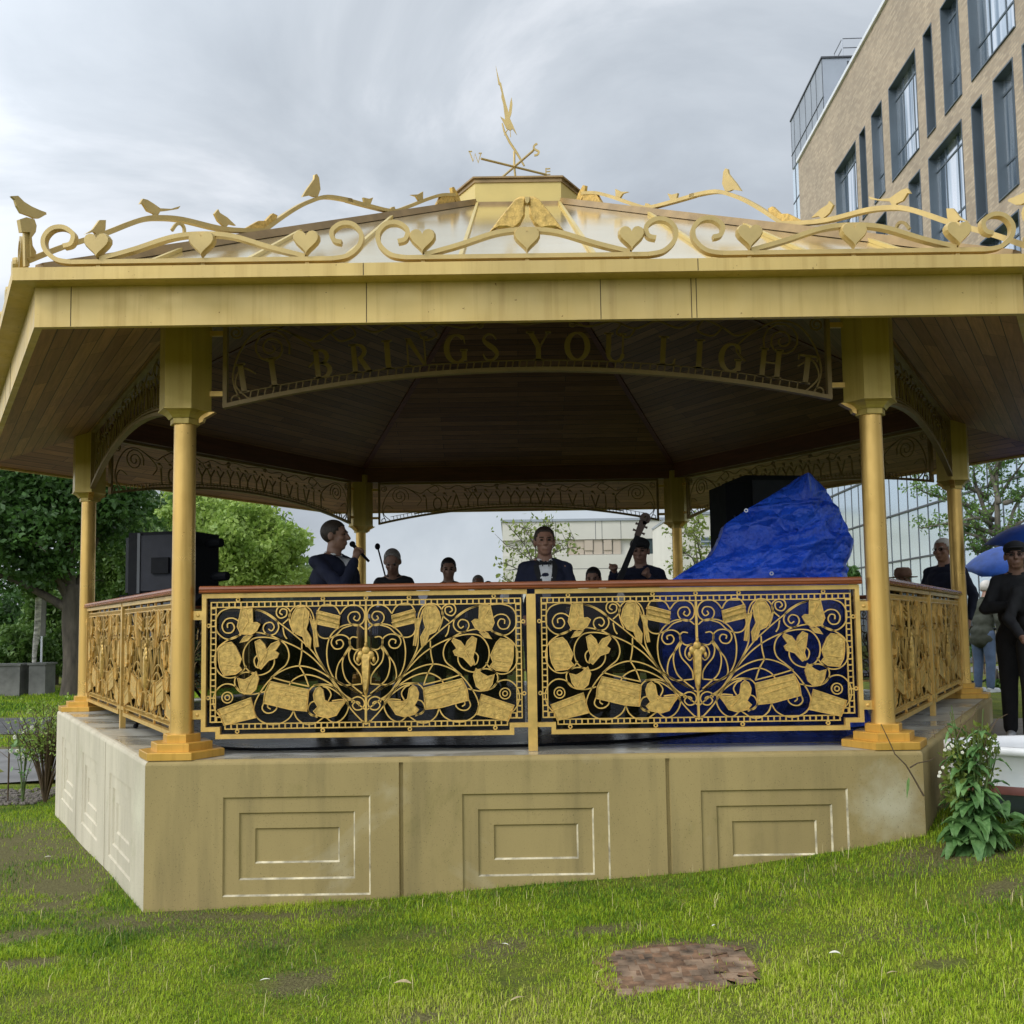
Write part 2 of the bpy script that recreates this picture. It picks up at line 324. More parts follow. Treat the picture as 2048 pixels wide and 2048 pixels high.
# plinth wall with three coffered slabs per side
def wall_face():
    mb=MB(); y=-ap(RB); hw=RB/2; zt=-.03; zb=-1.75
    def slab(x0,x1,px0,px1,pz0,pz1):
        # rectangle with three nested recesses; all in front plane
        rings=[(px0,px1,pz0,pz1,0)]
        ins=(.1,.1)
        def rect(a,b,c,d,dep): return [(a,y+dep,c),(b,y+dep,c),(b,y+dep,d),(a,y+dep,d)]
        V=[(x0,y,zb),(x1,y,zb),(x1,y,zt),(x0,y,zt)]
        loops=[V]; d=0; a,b_,c,e=px0,px1,pz0,pz1
        loops.append(rect(a,b_,c,e,0))
        for k in range(3):
            ch=.010; d+=.012
            loops.append(rect(a+ch,b_-ch,c+ch,e-ch,d))
            if k<2:
                a+=.10; b_-=.10; c+=.10; e-=.10
                loops.append(rect(a,b_,c,e,d))
        vs=[p for l in loops for p in l]; fs=[]
        for k in range(len(loops)-1):
            for i in range(4):
                j=(i+1)%4; fs.append((4*k+i,4*k+j,4*k+4+j,4*k+4+i))
        n=4*(len(loops)-1); fs.append((n,n+1,n+2,n+3)); mb.add(vs,fs); m0=len(mb.mi)-len(fs)
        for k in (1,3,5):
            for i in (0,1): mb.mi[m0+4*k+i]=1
    g=.014
    X=[-hw+.0,-.853,.853,hw]
    slab(X[0],X[1]-g,-1.99,-1.05,-.855,-.235)
    slab(X[1]+g,X[2]-g,-.465,.475,-.855,-.235)
    slab(X[2]+g,X[3],1.06,2.0,-.855,-.235)
    for xc in X[1:3]:  # joint channels
        mb.add([(xc-g,y,zb),(xc-g,y,zt),(xc-g*.6,y+.022,zt),(xc-g*.6,y+.022,zb),(xc+g*.6,y+.022,zb),(xc+g*.6,y+.022,zt),(xc+g,y,zt),(xc+g,y,zb)],[(0,3,2,1),(3,4,5,2),(4,7,6,5)])
    # rounded top arris
    P=[(y,zt),(y+.004,zt+.012),(y+.013,zt+.022),(y+.03,0.0),(y+.05,0.0)]
    for (a,za),(b,zb2) in zip(P[:-1],P[1:]):
        xa=-a*math.tan(R(30)); xb=-b*math.tan(R(30)); mb.add([(-xa,a,za),(xa,a,za),(xb,b,zb2),(-xb,b,zb2)],[(0,1,2,3)])
    return mb
wf=wall_face().build('plinth_wall',[M['stone'],M['lit_worn_edge']],bs); wf['label']='tan stained stone plinth wall with nested rectangular coffers'
wl=wall_face().build('plinth_wall',[M['stone_lit'],M['stone_lit']],bs,rz=R(-60)); wl['label']='left side plinth wall, coloured pale cream for the light on it'
for k in range(1,5):
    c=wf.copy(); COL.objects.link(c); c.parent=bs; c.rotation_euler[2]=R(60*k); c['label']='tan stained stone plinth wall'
mb=MB(); mb.prism([(x,y) for x,y in hexp(RB-.05/cos(R(30)))],-.25,-.001)
mb.build('deck_floor',M['deck'],bs)
mb=MB(); mb.prism(hexp(4.42),-.10,.003); mb.build('shaded_inner_floor',M['deck_wet_shaded'],bs)
# columns at hexagon corners
def column(k):
    a=R(60*k); x,y=RC*cos(a),RC*sin(a)
    mb=MB(); mb.lathe([(.081,.14),(.077,.2),(.076,1.2),(.073,2.26)],n=32); c=mb.build('column',M['gold_col'],bs,smooth=True,loc=(x,y,0))
    b=MB()
    for r,z0,z1 in ((.285,.001,.048),(.205,.048,.099),(.125,.099,.150)):
        P=hexp(r); q=hexp(r-.004)
        b.prism(P,z0,z1-.004); b.add([(px,py,z1-.004) for px,py in P]+[(px,py,z1) for px,py in q],[(i,(i+1)%6,(i+1)%6+6,i+6) for i in range(6)]+[tuple(range(6,12))])
    b.build('column_base',M['gold_base'],c)
    h=MB(); h.prism(hexp(.178),2.312,ZS+.10); 
    h.add([(px,py,2.312) for px,py in hexp(.186)]+[(px,py,2.325) for px,py in hexp(.186)],[(i,(i+1)%6,(i+1)%6+6,i+6) for i in range(6)]+[tuple(range(6))[::-1],tuple(range(6,12))])
    h.build('column_head',M['gold_head_shaded'],c)
    n=MB(); P=[(.178,2.312),(.150,2.300),(.128,2.283),(.112,2.262)]
    for (r0,z0),(r1,z1) in zip(P[:-1],P[1:]):
        n.add([(px,py,z0) for px,py in hexp(r0)]+[(px,py,z1) for px,py in hexp(r1)],[(i,i+6,(i+1)%6+6,(i+1)%6) for i in range(6)])
    n.prism(hexp(.102),2.225,2.30); n.build('capital',M['gold_head_shaded'],c)
    # brackets on both sides, reaching towards the fretwork
    for s in (-1,1):
        d=math.atan2(sin(a),cos(a))+PI+s*R(60); ux,uy=cos(d),sin(d)
        f=Fr((0,0,0),(ux,uy,0),(-uy,ux,0)); g=MB()
        g.flat([(.10,2.235),(.125,2.245),(.135,2.27),(.165,2.285),(.19,2.30),(.21,2.312),(.10,2.312)],f,.05); 
        g.build('bracket',M['gold_col'],c)
        for z in (2.44,2.86): g=MB(); g.flat([(.16,z-.017),(.262,z-.017),(.262,z+.017),(.16,z+.017)],f,.03); g.build('fixing_tab',M['gold_iron'],c)
    return c
for k in range(6): column(k)

# ---- railing
FR0=Fr((0,YF,0),(1,0,0),(0,1,0))
def pz(zx,zy): return ((zx-928)/819., 1.019-(zy+.0146*(zx-928)-138)/819.)   # survey of the panel: its own flat coordinates in metres
CUR=[ # left half of the scrollwork, mirrored to the right
 [(918,300),(890,278),(850,272),(800,280),(755,308),(725,350),(712,410),(714,470),(726,520),(755,572),(800,602),(850,628),(905,660)],
 [(765,575),(716,540),(650,420),(640,330),(632,260),(612,200)],
 [(905,800),(850,742),(800,672),(752,600),(640,430),(540,335),(430,250),(360,205),(300,186)],
 [(925,670),(870,640),(800,600),(735,560),(640,462),(560,405),(480,368),(420,350),(360,343),(305,352),(268,390),(252,440),(262,500),(300,540),(345,550),(395,530),(422,490),(418,448),(385,424),(345,432),(314,462),(320,500),(338,512)],
 [(925,740),(860,690),(800,650),(740,575),(650,520),(560,500),(480,520),(410,565),(350,640),(314,720),(330,780),(385,815),(450,815),(505,785),(530,742)],
 [(850,690),(800,660),(735,600),(660,560),(590,548),(535,570),(508,600),(500,625)],
 [(830,700),(790,660),(720,615),(650,605),(612,640),(598,700),(612,750),(660,780)],
 [(245,185),(180,183),(125,205),(100,255),(108,312),(150,350),(200,350),(238,318),(235,268),(200,240),(158,245),(136,280),(150,315),(185,318),(203,292),(190,266),(166,270),(166,292)],
 [(300,186),(370,205),(430,245),(447,290),(425,325),(385,330),(362,300),(372,270),(405,262),(422,286),(408,308),(390,298)],
 [(470,270),(505,235),(506,195),(475,174),(442,182),(434,215),(455,238),(487,226),(490,195),(465,188),(452,208),(468,220)],
 [(530,320),(510,270),(505,220),(530,180),(575,168),(615,185),(637,225),(645,285)],
 [(655,215),(680,172),(718,163),(760,178),(785,218)],
 [(648,285),(668,335),(710,350),(760,332),(800,295),(850,278)],
 [(785,218),(815,180),(858,165),(900,180),(920,215),(912,258),(878,280),(842,268),(828,235),(845,208),(880,205),(895,230),(880,252),(860,242),(868,226)],
 [(903,598),(840,604),(785,600),(762,560),(775,490),(815,435),(838,395),(832,350),(795,330),(752,340),(736,375),(755,405),(788,404),(803,380),(790,358),(765,364),(768,382)],
 [(838,392),(808,440),(797,500),(815,570),(860,615),(905,650)],
 [(880,345),(852,342),(836,362),(842,392),(868,412),(905,405)],
 [(850,395),(832,430),(842,480),(880,525),(900,560),(903,600)],
 [(905,405),(872,425),(862,465),(885,495),(905,480)],
 [(240,330),(180,352),(120,395),(96,455),(108,520),(150,560),(205,562),(250,530),(270,500)],
 [(255,345),(300,318),(360,322),(430,345),(485,385),(504,440),(490,490),(450,525),(405,565)],
 [(240,640),(200,605),(150,600),(108,632),(90,685),(102,740),(140,785)],
 [(325,540),(262,535),(215,560),(208,600),(235,640),(300,655),(370,640)],
 [(530,742),(548,785),(590,815),(640,815),(680,790),(705,770)],
 [(700,772),(740,805),(780,800),(815,765),(830,715),(800,685),(740,690)],
 [(372,690),(358,730),(380,755),(415,752),(438,728),(425,700),(398,700),(388,722),(404,735)],
 [(660,690),(625,700),(608,735),(625,768),(660,770)],
 [(850,700),(852,680),(880,668),(908,680),(918,708),(900,735),(870,738),(852,716),(868,695),(890,700),(888,718)],
 [(720,690),(735,655),(715,622),(690,612)],
 [(470,290),(478,330),(492,352)],[(575,372),(572,440),(560,500)],[(560,500),(590,550),(612,610)],
 [(410,562),(480,582),(560,600),(615,612)],[(640,605),(700,600),(760,620),(835,690)],
]
MOT={
 'bird_motif':[[(242,190),(262,182),(303,184),(306,262),(330,262),(346,272),(328,308),(300,330),(240,325),(222,285),(232,240)],
               [(512,268),(525,215),(545,182),(590,174),(615,205),(611,262),(600,300),(628,350),(622,402),(600,392),(582,340),(545,325)],
               [(320,368),(345,355),(372,382),(384,412),(408,380),(450,362),(456,378),(430,418),(450,432),(440,455),(395,470),(352,518),(332,502),(342,470),(330,430)],
               [(225,566),(262,576),(292,560),(326,530),(341,568),(325,628),(300,650),(262,652),(238,620)],
               [(640,655),(652,625),(672,612),(692,630),(702,686),(735,702),(822,690),(790,728),(765,768),(720,782),(662,770),(640,745),(664,722),(645,690)]],
 'leaf_motif':[[(236,372),(258,342),(306,334),(280,362)],[(620,240),(640,250),(660,250),(655,300),(668,395),(655,398),(640,310)]],
 'drum_motif':[[(660,196),(786,228),(778,296),(652,270)]],
 'lantern_motif':[[(118,402),(150,378),(190,370),(212,392),(246,462),(232,500),(250,520),(215,545),(150,552),(128,510),(120,470)]],
 'book_motif':[[(402,584),(616,630),(604,746),(520,738),(366,702),(375,640)]],
 'basket_motif':[[(118,738),(298,672),(328,780),(152,822)]],
}
def circ(c,r,n=18): return [(c[0]+r*cos(2*PI*k/n),c[1]+r*sin(2*PI*k/n)) for k in range(n)]
def panel_parts(xc,par,out):
    """one filigree panel centred on xc; meshes are made once and reused"""
    fr=Fr((xc,YF,0))
    mb=MB()
    for s in (-1,1):
        for c in CUR:
            q=[(lambda p:(s*(-1)*p[0]*-1,p[1]))(pz(*p)) for p in cr(c,5)]
            mb.ribbon(q,fr,.0082,.010,.004*(s))
        for c in ((168,672),): 
            x,z=pz(*c)
            for r in (.036,.016): mb.ribbon(circ((s*x,z),r),fr,.0075,.012,closed=True)
    mb.ribbon([pz(928,172),pz(928,500),pz(926,806)],fr,.015,.018,-.002)
    mb.ribbon([pz(905,800),pz(926,815),pz(950,800)],fr,.014,.012)
    out.append(mb.build('scrollwork',M['gold_iron'],par))
    # lattice border: two rails and square ties, notched at the lower corners
    mb=MB(); W=1.044; nx=.945
    def band(x0,z0,x1,z1,horizontal):
        w=.0405; bar=.0075
        if horizontal:
            n=max(2,int(round((x1-x0)/.0405))); 
            for z in (z0+bar/2,z0+w-bar/2): mb.ribbon([(x0,z),(x1,z)],fr,bar,.012)
            for i in range(n+1): x=x0+bar/2+(x1-x0-bar)*i/n; mb.ribbon([(x,z0+bar),(x,z0+w-bar)],fr,.009,.0115)
        else:
            n=max(2,int(round((z1-z0)/.0405)))
            for x in (x0+bar/2,x0+w-bar/2): mb.ribbon([(x,z0),(x,z1)],fr,bar,.012)
            for i in range(n+1): z=z0+bar/2+(z1-z0-bar)*i/n; mb.ribbon([(x0+bar,z),(x0+w-bar,z)],fr,.009,.0115)
    band(-W,.979,W,0,True); band(-W,.215,0,.979,False); band(W-.0405,.215,0,.979,False)
    band(-nx,.168,nx,0,True); band(-W+.0405,.215,-nx+.02,0,True); band(nx-.02,.215,W-.0405,0,True)
    for x in (-.86,-.29,.0,.29,.86):   # round clips
        mb.ribbon(circ((x,1.032),.011,10),fr,.008,.014,closed=True)
        if x: mb.ribbon(circ((x,.155),.011,10),fr,.008,.014,closed=True)
    for z in (.86,.38):
        for x in (-W-.012,W+.012): mb.ribbon(circ((x,z),.011,10),fr,.008,.014,closed=True)
    out.append(mb.build('lattice_border',M['gold_iron'],par))
    for kind,polys in MOT.items():
        for p in polys:
            for s in (-1,1):
                q=[(pz(*a)[0]*s*1,pz(*a)[1]) for a in p]
                if s==1: q=q[::-1]
                mb=MB(); mb.relief(q,fr,.014,-.006,.95,.45)
                if kind=='drum_motif':
                    for dz in (.018,.05): mb.ribbon([(q[0][0]*.99,q[0][1]-dz),(q[1][0]*1.0,q[1][1]-dz)] if s==-1 else [(q[-1][0],q[-1][1]-dz),(q[-2][0],q[-2][1]-dz)],fr,.006,.012,-.02)
                mb.cur=1; mb.ribbon(q,fr,.0055,.020,-.006,closed=True)
                def ins(a,b_,w_=.004): mb.ribbon([a,b_],fr,w_,.018,-.007)
                qc=(sum(a[0] for a in q)/len(q),sum(a[1] for a in q)/len(q))
                if kind=='bird_motif':
                    far=sorted(q,key=lambda a:-((a[0]-qc[0])**2+(a[1]-qc[1])**2))[:3]
                    for a in far: ins(qc,(qc[0]+(a[0]-qc[0])*.8,qc[1]+(a[1]-qc[1])*.8))
                elif kind in('book_motif','basket_motif'):
                    A,B=(q[0],q[1]) if s==-1 else (q[-1],q[-2])
                    for f_ in (.16,.9) if kind=='book_motif' else (.22,): ins((A[0]+(qc[0]-A[0])*f_*.3,A[1]-.03-f_*.05),(B[0]+(qc[0]-B[0])*f_*.3,B[1]-.03-f_*.05))
                elif kind=='lantern_motif':
                    for dz in (-.035,.0): ins((qc[0]-.045,qc[1]+dz-.03),(qc[0]+.045,qc[1]+dz-.045))
                mb.cur=0
                out.append(mb.build(kind,[M['gold_cast'],M['gold_iron']],par))
    # central figure: a winged staff
    mb=MB(); mb.relief([pz(*p) for p in ((902,425),(955,425),(948,560),(938,640),(926,668),(914,640),(906,560))],fr,.024,-.012,.7,.8)
    for (cx,cy,rx,rz) in ((928,415,.028,.030),(900,440,.022,.03),(956,440,.022,.03),(928,462,.034,.028),(884,465,.012,.022),(972,465,.012,.022),(928,385,.012,.02)):
        x,z=pz(cx,cy); mb.ell((xc+x,YF-.014,z),(rx,.014,rz),10,6)
    out.append(mb.build('staff_motif',M['gold_cast'],par,smooth=True))
def make_railing():
    r=MB()
    r.box(-.031,.031,YF-.022,YF+.022,.001,1.043); 
    ra=r.build('railing',M['gold_iron'],bs); ra['label']='gilded railing of two filigree panels under a red wooden handrail'
    for xc in (-1.118,1.118):
        s=1 if xc>0 else -1
        fr=Fr((xc,YF,0)); f=MB(); H=1.091; wb=.030
        # stepped outline frame
        P=[(-H,1.076),(-H,.157),(-H+.097,.157),(-H+.097,.108),(H-.097,.108),(H-.097,.157),(H,.157),(H,1.076)]
        pts=[(-H+wb/2,1.059),(-H+wb/2,.157+wb/2),(-H+.097+wb/2,.157+wb/2),(-H+.097+wb/2,.108+wb/2),(H-.097-wb/2,.108+wb/2),(H-.097-wb/2,.157+wb/2),(H-wb/2,.157+wb/2),(H-wb/2,1.059)]
        def bar(a,b,hz):
            x0,x1=min(a[0],b[0]),max(a[0],b[0]); z0,z1=min(a[1],b[1]),max(a[1],b[1]); h=wb/2
            if hz: f.box(xc+x0-h,xc+x1+h,YF-.019,YF+.019,z0-h,z1+h)
            else: f.box(xc+x0-h,xc+x1+h,YF-.018,YF+.018,z0+h,z1-h)
        mid=len(pts)-2 if s<0 else 0
        for i in range(7):
            if i==(6 if s<0 else 0): continue      # the middle post closes the panel on this side
            bar(pts[i],pts[i+1],i%2==1)
        bar(pts[7],pts[0],True)
        f.build('panel_frame',M['gold_iron'],ra)
        g=MB(); h=H-wb*.8
        g.flat([(-h,1.05),(-h,.185),(-h+.097,.185),(-h+.097,.135),(h-.097,.135),(h-.097,.185),(h,.185),(h,1.05)],fr,.008,.026); g.build('glass_pane',M['glass'],ra)
        panel_parts(xc+.008*(-1 if s>0 else 1),ra,[])
    h=MB(); prof=[(-.044,1.078),(-.050,1.088),(-.040,1.094),(-.046,1.104),(-.040,1.118),(-.025,1.126),(.025,1.126),(.040,1.118),(.046,1.104),(.040,1.094),(.050,1.088),(.044,1.078)]
    n=len(prof); h.add([(x,YF+a,z) for x in (-2.222,2.222) for a,z in prof],[tuple(range(n)),tuple(range(n,2*n))[::-1]]+[(i,i+n,(i+1)%n+n,(i+1)%n) for i in range(n)])
    h.build('handrail',M['rail_wood'],ra)
    for s in (-1,1):
        for z in (.93,.27): b=MB(); b.box(min(s*2.205,s*2.30),max(s*2.205,s*2.30),YF-.016,YF+.016,z-.03,z+.03); b.ell((s*2.235,YF-.017,z),(.012,.008,.012),10,6); b.build('fixing_bracket',M['gold_iron'],ra)
    return ra
ra=make_railing()
for k in (1,2,4,5,3):
    c=copy_tree(ra,bs); c.rotation_euler[2]=R(60*k)

# ---- fretwork arches between column heads
AR=9.56; AC=2.567-AR
def arcz(x,off=0): return AC+math.sqrt((AR+off)**2-x*x)
FA=Fr((0,YF,0))
SER={'I':1,'B':1}
def glyph(mb,ch,cx,cz,h,ang,fr):
    ca,sa=cos(ang),sin(ang)
    def T(p): return (cx+(p[0]*ca-p[1]*sa)*h,cz+(p[0]*sa+p[1]*ca)*h)
    def poly(ps): mb.flat([T(p) for p in ps],fr,.012)
    def rect(a,b,c,d): poly([(a,c),(b,c),(b,d),(a,d)])
    def st(ps,w): mb.ribbon([T(p) for p in ps],fr,[q*h for q in w],.0115,.0003)
    def serif(x,z,w=.15): rect(x-w,x+w,z-.028,z+.028)
    def arc(cx_,cz_,rx,rz,a0,a1,w0,w1,n=16):
        ps=[];ws=[]
        for k in range(n+1):
            a=R(a0+(a1-a0)*k/n); ps.append((cx_+rx*cos(a),cz_+rz*sin(a))); ws.append(w0+(w1-w0)*abs(cos(a)))
        st(ps,ws)
    if ch=='I': rect(-.09,.09,.02,.98); serif(0,.03,.17); serif(0,.97,.17)
    elif ch=='T': rect(-.085,.085,.02,.95); serif(0,.03,.16); rect(-.32,.32,.93,.99); rect(-.33,-.29,.80,.99); rect(.29,.33,.80,.99)
    elif ch=='L': rect(-.22,-.05,.02,.98); serif(-.13,.97,.17); rect(-.30,.27,.0,.06); poly([(.27,.0),(.30,.25),(.26,.25),(.18,.06)])
    elif ch=='H':
        for x in (-.25,.25): rect(x-.085,x+.085,.02,.98); serif(x,.03,.15); serif(x,.97,.15)
        rect(-.17,.17,.49,.54)
    elif ch=='N': rect(-.31,-.26,.02,.95); rect(.27,.32,.05,.98); poly([(-.36,.98),(-.16,.98),(.32,.02),(.27,.0),(.24,.0)]); serif(-.285,.03,.12); serif(.295,.97,.12)
    elif ch=='U': rect(-.29,-.12,.28,.98); rect(.25,.30,.28,.98); serif(-.2,.97,.16); serif(.275,.97,.11); arc(.035,.28,.24,.25,180,360,.055,.13)
    elif ch=='Y': rect(-.085,.085,.02,.50); serif(0,.03,.16); poly([(-.36,.98),(-.18,.98),(.085,.5),(-.085,.46)]); poly([(.36,.98),(.31,.98),(.03,.5),(.085,.46)]); serif(-.27,.97,.14); serif(.33,.97,.1)
    elif ch=='O': arc(0,.5,.34,.46,0,360,.055,.19,32)
    elif ch in 'G': arc(0,.5,.34,.46,48,320,.055,.19,28); rect(.16,.33,.08,.44); serif(.24,.44,.13); poly([(.22,.84),(.27,.88),(.30,.66),(.26,.68)])
    elif ch=='S': st(cr([(.20,.76),(.10,.90),(-.05,.94),(-.19,.84),(-.19,.70),(-.02,.55),(.14,.42),(.22,.26),(.13,.10),(-.04,.05),(-.18,.12),(-.24,.27)],4),[.05+.12*math.exp(-((k/44-.5)/.2)**2) for k in range(45)])
    elif ch in 'BR':
        rect(-.25,-.08,.02,.98); serif(-.16,.03,.16); serif(-.16,.97,.16)
        arc(-.06,.73,.25,.225,90,-90,.05,.15)
        if ch=='B': arc(-.06,.275,.30,.245,90,-90,.05,.16)
        else: poly([(-.06,.50),(.10,.52),(.40,.02),(.36,.0),(.20,.0)]); serif(.33,.03,.1)
TXT=[('I',265,530),('I',445,462),('B',735,400),('R',955,384),('I',1122,376),('N',1290,335),('G',1530,318),('S',1728,300)]
TXT2=[('Y',80,296),('O',310,298),('U',530,305),('L',840,335),('I',1030,352),('G',1220,375),('H',1450,398),('T',1665,450)]
letters=[(ch,at(400+x/2.972,620+y/2.972,YF)) for ch,x,y in TXT]+[(ch,at(1050+x/2.972,620+y/2.972,YF)) for ch,x,y in TXT2]
def make_fret(front):
    f=MB(); n=28
    low=[(x,arcz(x)) for x in np.linspace(-2.08,2.08,n)]
    f.ribbon([(x,z+.014) for x,z in low],FA,.028,.05)
    f.ribbon([(-2.066,2.352),(-2.066,2.935)],FA,.028,.0495); f.ribbon([(2.066,2.352),(2.066,2.935)],FA,.028,.0495); f.ribbon([(-2.08,2.948),(2.08,2.948)],FA,.026,.05)
    IR=M['shaded_iron']; o=f.build('arch_frame',M['letter_paint'] if front else IR,bs)
    b=MB()   # pebbled base course under the letters
    b.ribbon([(x,arcz(x,.078)) for x in np.linspace(-1.9,1.9,40)],FA,.006,.012)
    x=-1.9
    while x<1.9:
        b.ribbon([(x,arcz(x,.028)),(x+.01,arcz(x,.078))],FA,.008,.012); x+=.045+.02*random.random()
    b.build('pebble_border',IR,o)
    s=MB()
    for sg in (-1,1):
        def m(pts,w=.011): s.ribbon([(sg*x,z) for x,z in pts],FA,w,.01,.012)
        m(spiral((1.76,2.76),.135,.018,R(200),-2.2)); m(cr([(1.98,2.42),(2.02,2.55),(1.98,2.72),(1.88,2.86),(1.74,2.90),(1.60,2.85)]))
        m(cr([(1.90,2.40),(2.0,2.50),(1.96,2.62),(1.86,2.58)])); m(circ((2.00,2.40),.030,14)+[circ((2.00,2.40),.030,14)[0]])
        m(spiral((2.0,2.87),.05,.012,R(90),1.6)); m(cr([(1.6,2.85),(1.45,2.80),(1.35,2.86),(1.2,2.92),(1.05,2.86),(.9,2.91),(.75,2.86),(.6,2.91),(.42,2.88),(.25,2.925),(.0,2.90)]))
        m(cr([(1.35,2.86),(1.28,2.80),(1.18,2.84),(1.22,2.91),(1.3,2.93)])); m(cr([(.75,2.86),(.70,2.80),(.62,2.83),(.66,2.9)])); m(spiral((.32,2.90),.03,.008,0,1.5))
        m(cr([(1.62,2.86),(1.5,2.78),(1.44,2.70),(1.5,2.62)]))
    s.build('scrollwork',IR,o)
    if front:
        for ch,p in letters:
            l=MB(); ang=-math.asin(max(-1,min(1,p[0]/AR)))*.75; z=arcz(p[0],.075)
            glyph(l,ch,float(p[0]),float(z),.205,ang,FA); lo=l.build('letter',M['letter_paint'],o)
    else:   # twig-like uprights carrying small birds, all one cut-out
        t=MB(); x=-1.45; rr=random.Random(5); t.ribbon([(q,arcz(q,.055)) for q in np.linspace(-1.55,1.55,24)],FA,.014,.0125)
        while x<1.45:
            z=arcz(x,.06); h=.17+.03*rr.random(); k=rr.choice('IYAVOI'); w=.018
            if k=='I': t.ribbon([(x,z),(x+.01,z+h)],FA,w,.012)
            elif k=='Y': t.ribbon([(x,z),(x,z+h*.5),(x-.06,z+h)],FA,w,.012); t.ribbon([(x,z+h*.5),(x+.06,z+h)],FA,w,.0118)
            elif k=='A': t.ribbon([(x-.06,z),(x,z+h)],FA,w,.012); t.ribbon([(x+.06,z),(x,z+h)],FA,w,.0118)
            elif k=='V': t.ribbon([(x-.06,z+h),(x,z)],FA,w,.012); t.ribbon([(x+.06,z+h),(x,z)],FA,w,.0118)
            else: t.ribbon([(x+.06*cos(a),z+h/2+h/2*sin(a)) for a in np.linspace(0,2*PI,14)],FA,w,.012)
            t.ribbon([(x,z+h),(x+.03,z+h+.04)],FA,.008,.01,.012)
            t.flat([(x+.015,z+h+.03),(x+.05,z+h+.03),(x+.065,z+h+.055),(x+.03,z+h+.06)],FA,.012)
            x+=.135+.04*rr.random()
        t.build('branch_cutout',IR,o)
    return o
f0=make_fret(True); f0['label']='arched fretwork panel with the words II BRINGS YOU LIGHT'
f1=make_fret(False); f1.rotation_euler[2]=R(60); f1['label']='arched fretwork panel of bare branches and scrolls'
for k in (2,3,4,5):
    c=copy_tree(f1,bs); c.rotation_euler[2]=R(60*k)

# ---- soffit, ceiling, beam, fascia, gutter, roof: one section each, turned round the six sides
def sect(name,mat,r0,z0,r1,z1,thick=.02,order=1):
    mb=MB(); a=[(-r0/2,-ap(r0),z0),(r0/2,-ap(r0),z0),(r1/2,-ap(r1),z1),(-r1/2,-ap(r1),z1)]
    b=[(x,y,z+thick) for x,y,z in a]; mb.add(a+b,[(3,2,1,0),(4,5,6,7),(0,1,5,4),(2,3,7,6)])
    o=mb.build(name,M[mat],bs)
    for k in range(1,6):
        c=o.copy(); COL.objects.link(c); c.parent=bs; c.rotation_euler[2]=R(60*k)
    return o
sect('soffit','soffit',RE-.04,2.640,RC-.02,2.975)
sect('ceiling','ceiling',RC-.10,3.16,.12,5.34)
def ring(name,mat,r0,z0,r1,z1,extra=None,seams=None):
    mb=MB(); P=[(-r/2,-ap(r)) for r in (r0,r1)]
    o0,o1=ap(r0),ap(r1); t=math.tan(R(30))
    mb.add([(-o0*t,-o0,z0),(o0*t,-o0,z0),(o1*t,-o1,z0),(-o1*t,-o1,z0),(-o0*t,-o0,z1),(o0*t,-o0,z1),(o1*t,-o1,z1),(-o1*t,-o1,z1)],
        [(0,3,2,1),(4,5,6,7),(0,1,5,4),(2,3,7,6)])
    if seams:
        mb.cur=1
        for x in seams: mb.box(x-.0022,x+.0022,-o0-.0012,-o0+.01,z0+.002,z1-.002)
        mb.cur=0
    o=mb.build(name,[M[mat],M['dark_seam']],bs)
    for k in range(1,6):
        c=o.copy(); COL.objects.link(c); c.parent=bs; c.rotation_euler[2]=R(60*k)
    return o
ring('ring_beam','beam',RC+.05,2.962,RC-.13,3.19)
ring('fascia','gold_fascia',RE,2.622,RE-.05,2.875,seams=(-.96,.42,.955,.985,-2.7))
ring('gutter','gold_fascia',RG,2.862,RG-.20,2.937,seams=(-.96,.975))
ring('gutter_lip','gold_fascia',RG-.15,2.937,RG-.20,2.965)
def roof_section():
    r0,r1,z0,z1=RG-.17,.93,2.957,5.135; mb=MB()
    a=[(-r0/2,-ap(r0),z0),(r0/2,-ap(r0),z0),(r1/2,-ap(r1),z1),(-r1/2,-ap(r1),z1)]
    mb.add(a,[(0,1,2,3)])
    o=mb.build('roof_panel',M['roof'],bs)
    s=MB()
    def pt(x,t): return (x,-ap(r0)+(ap(r0)-ap(r1))*t,z0+(z1-z0)*t)
    for x in (-2.35,-1.75,-1.15,-.42,.42,1.15,1.75,2.35):   # standing seams running up the slope
        T=min(1,(r0/2-abs(x))/((r0-r1)/2)); p,q=pt(x,0),pt(x,T); w=.012; h=.028
        s.add([(p[0]-w,p[1],p[2]+.001),(p[0]+w,p[1],p[2]+.001),(q[0]+w,q[1],q[2]+.001),(q[0]-w,q[1],q[2]+.001),(p[0]-w,p[1],p[2]+h),(p[0]+w,p[1],p[2]+h),(q[0]+w,q[1],q[2]+h),(q[0]-w,q[1],q[2]+h)],[(4,5,6,7),(0,1,5,4),(0,4,7,3),(1,2,6,5)])
    s.build('standing_seam',M['cupola'],o)
    e=np.array((cos(R(240)),sin(R(240)))); h=MB()
    A=np.array((e[0]*r0,e[1]*r0,z0+.01)); B=np.array((e[0]*r1,e[1]*r1,z1+.01)); nrm=np.array((-e[1],e[0],0))
    vs=[]
    for P in (A,B): vs+= [P+nrm*.06-np.array((0,0,.02)),P+nrm*.035+np.array((0,0,.045)),P-nrm*.035+np.array((0,0,.045)),P-nrm*.06-np.array((0,0,.02))]
    h.add(vs,[(0,1,5,4),(1,2,6,5),(2,3,7,6),(3,0,4,7),(3,2,1,0),(4,5,6,7)])
    h.build('hip_capping',M['dark_trim'],o)
    return o
rs=roof_section()
for k in range(1,6):
    c=copy_tree(rs,bs); c.rotation_euler[2]=R(60*k)
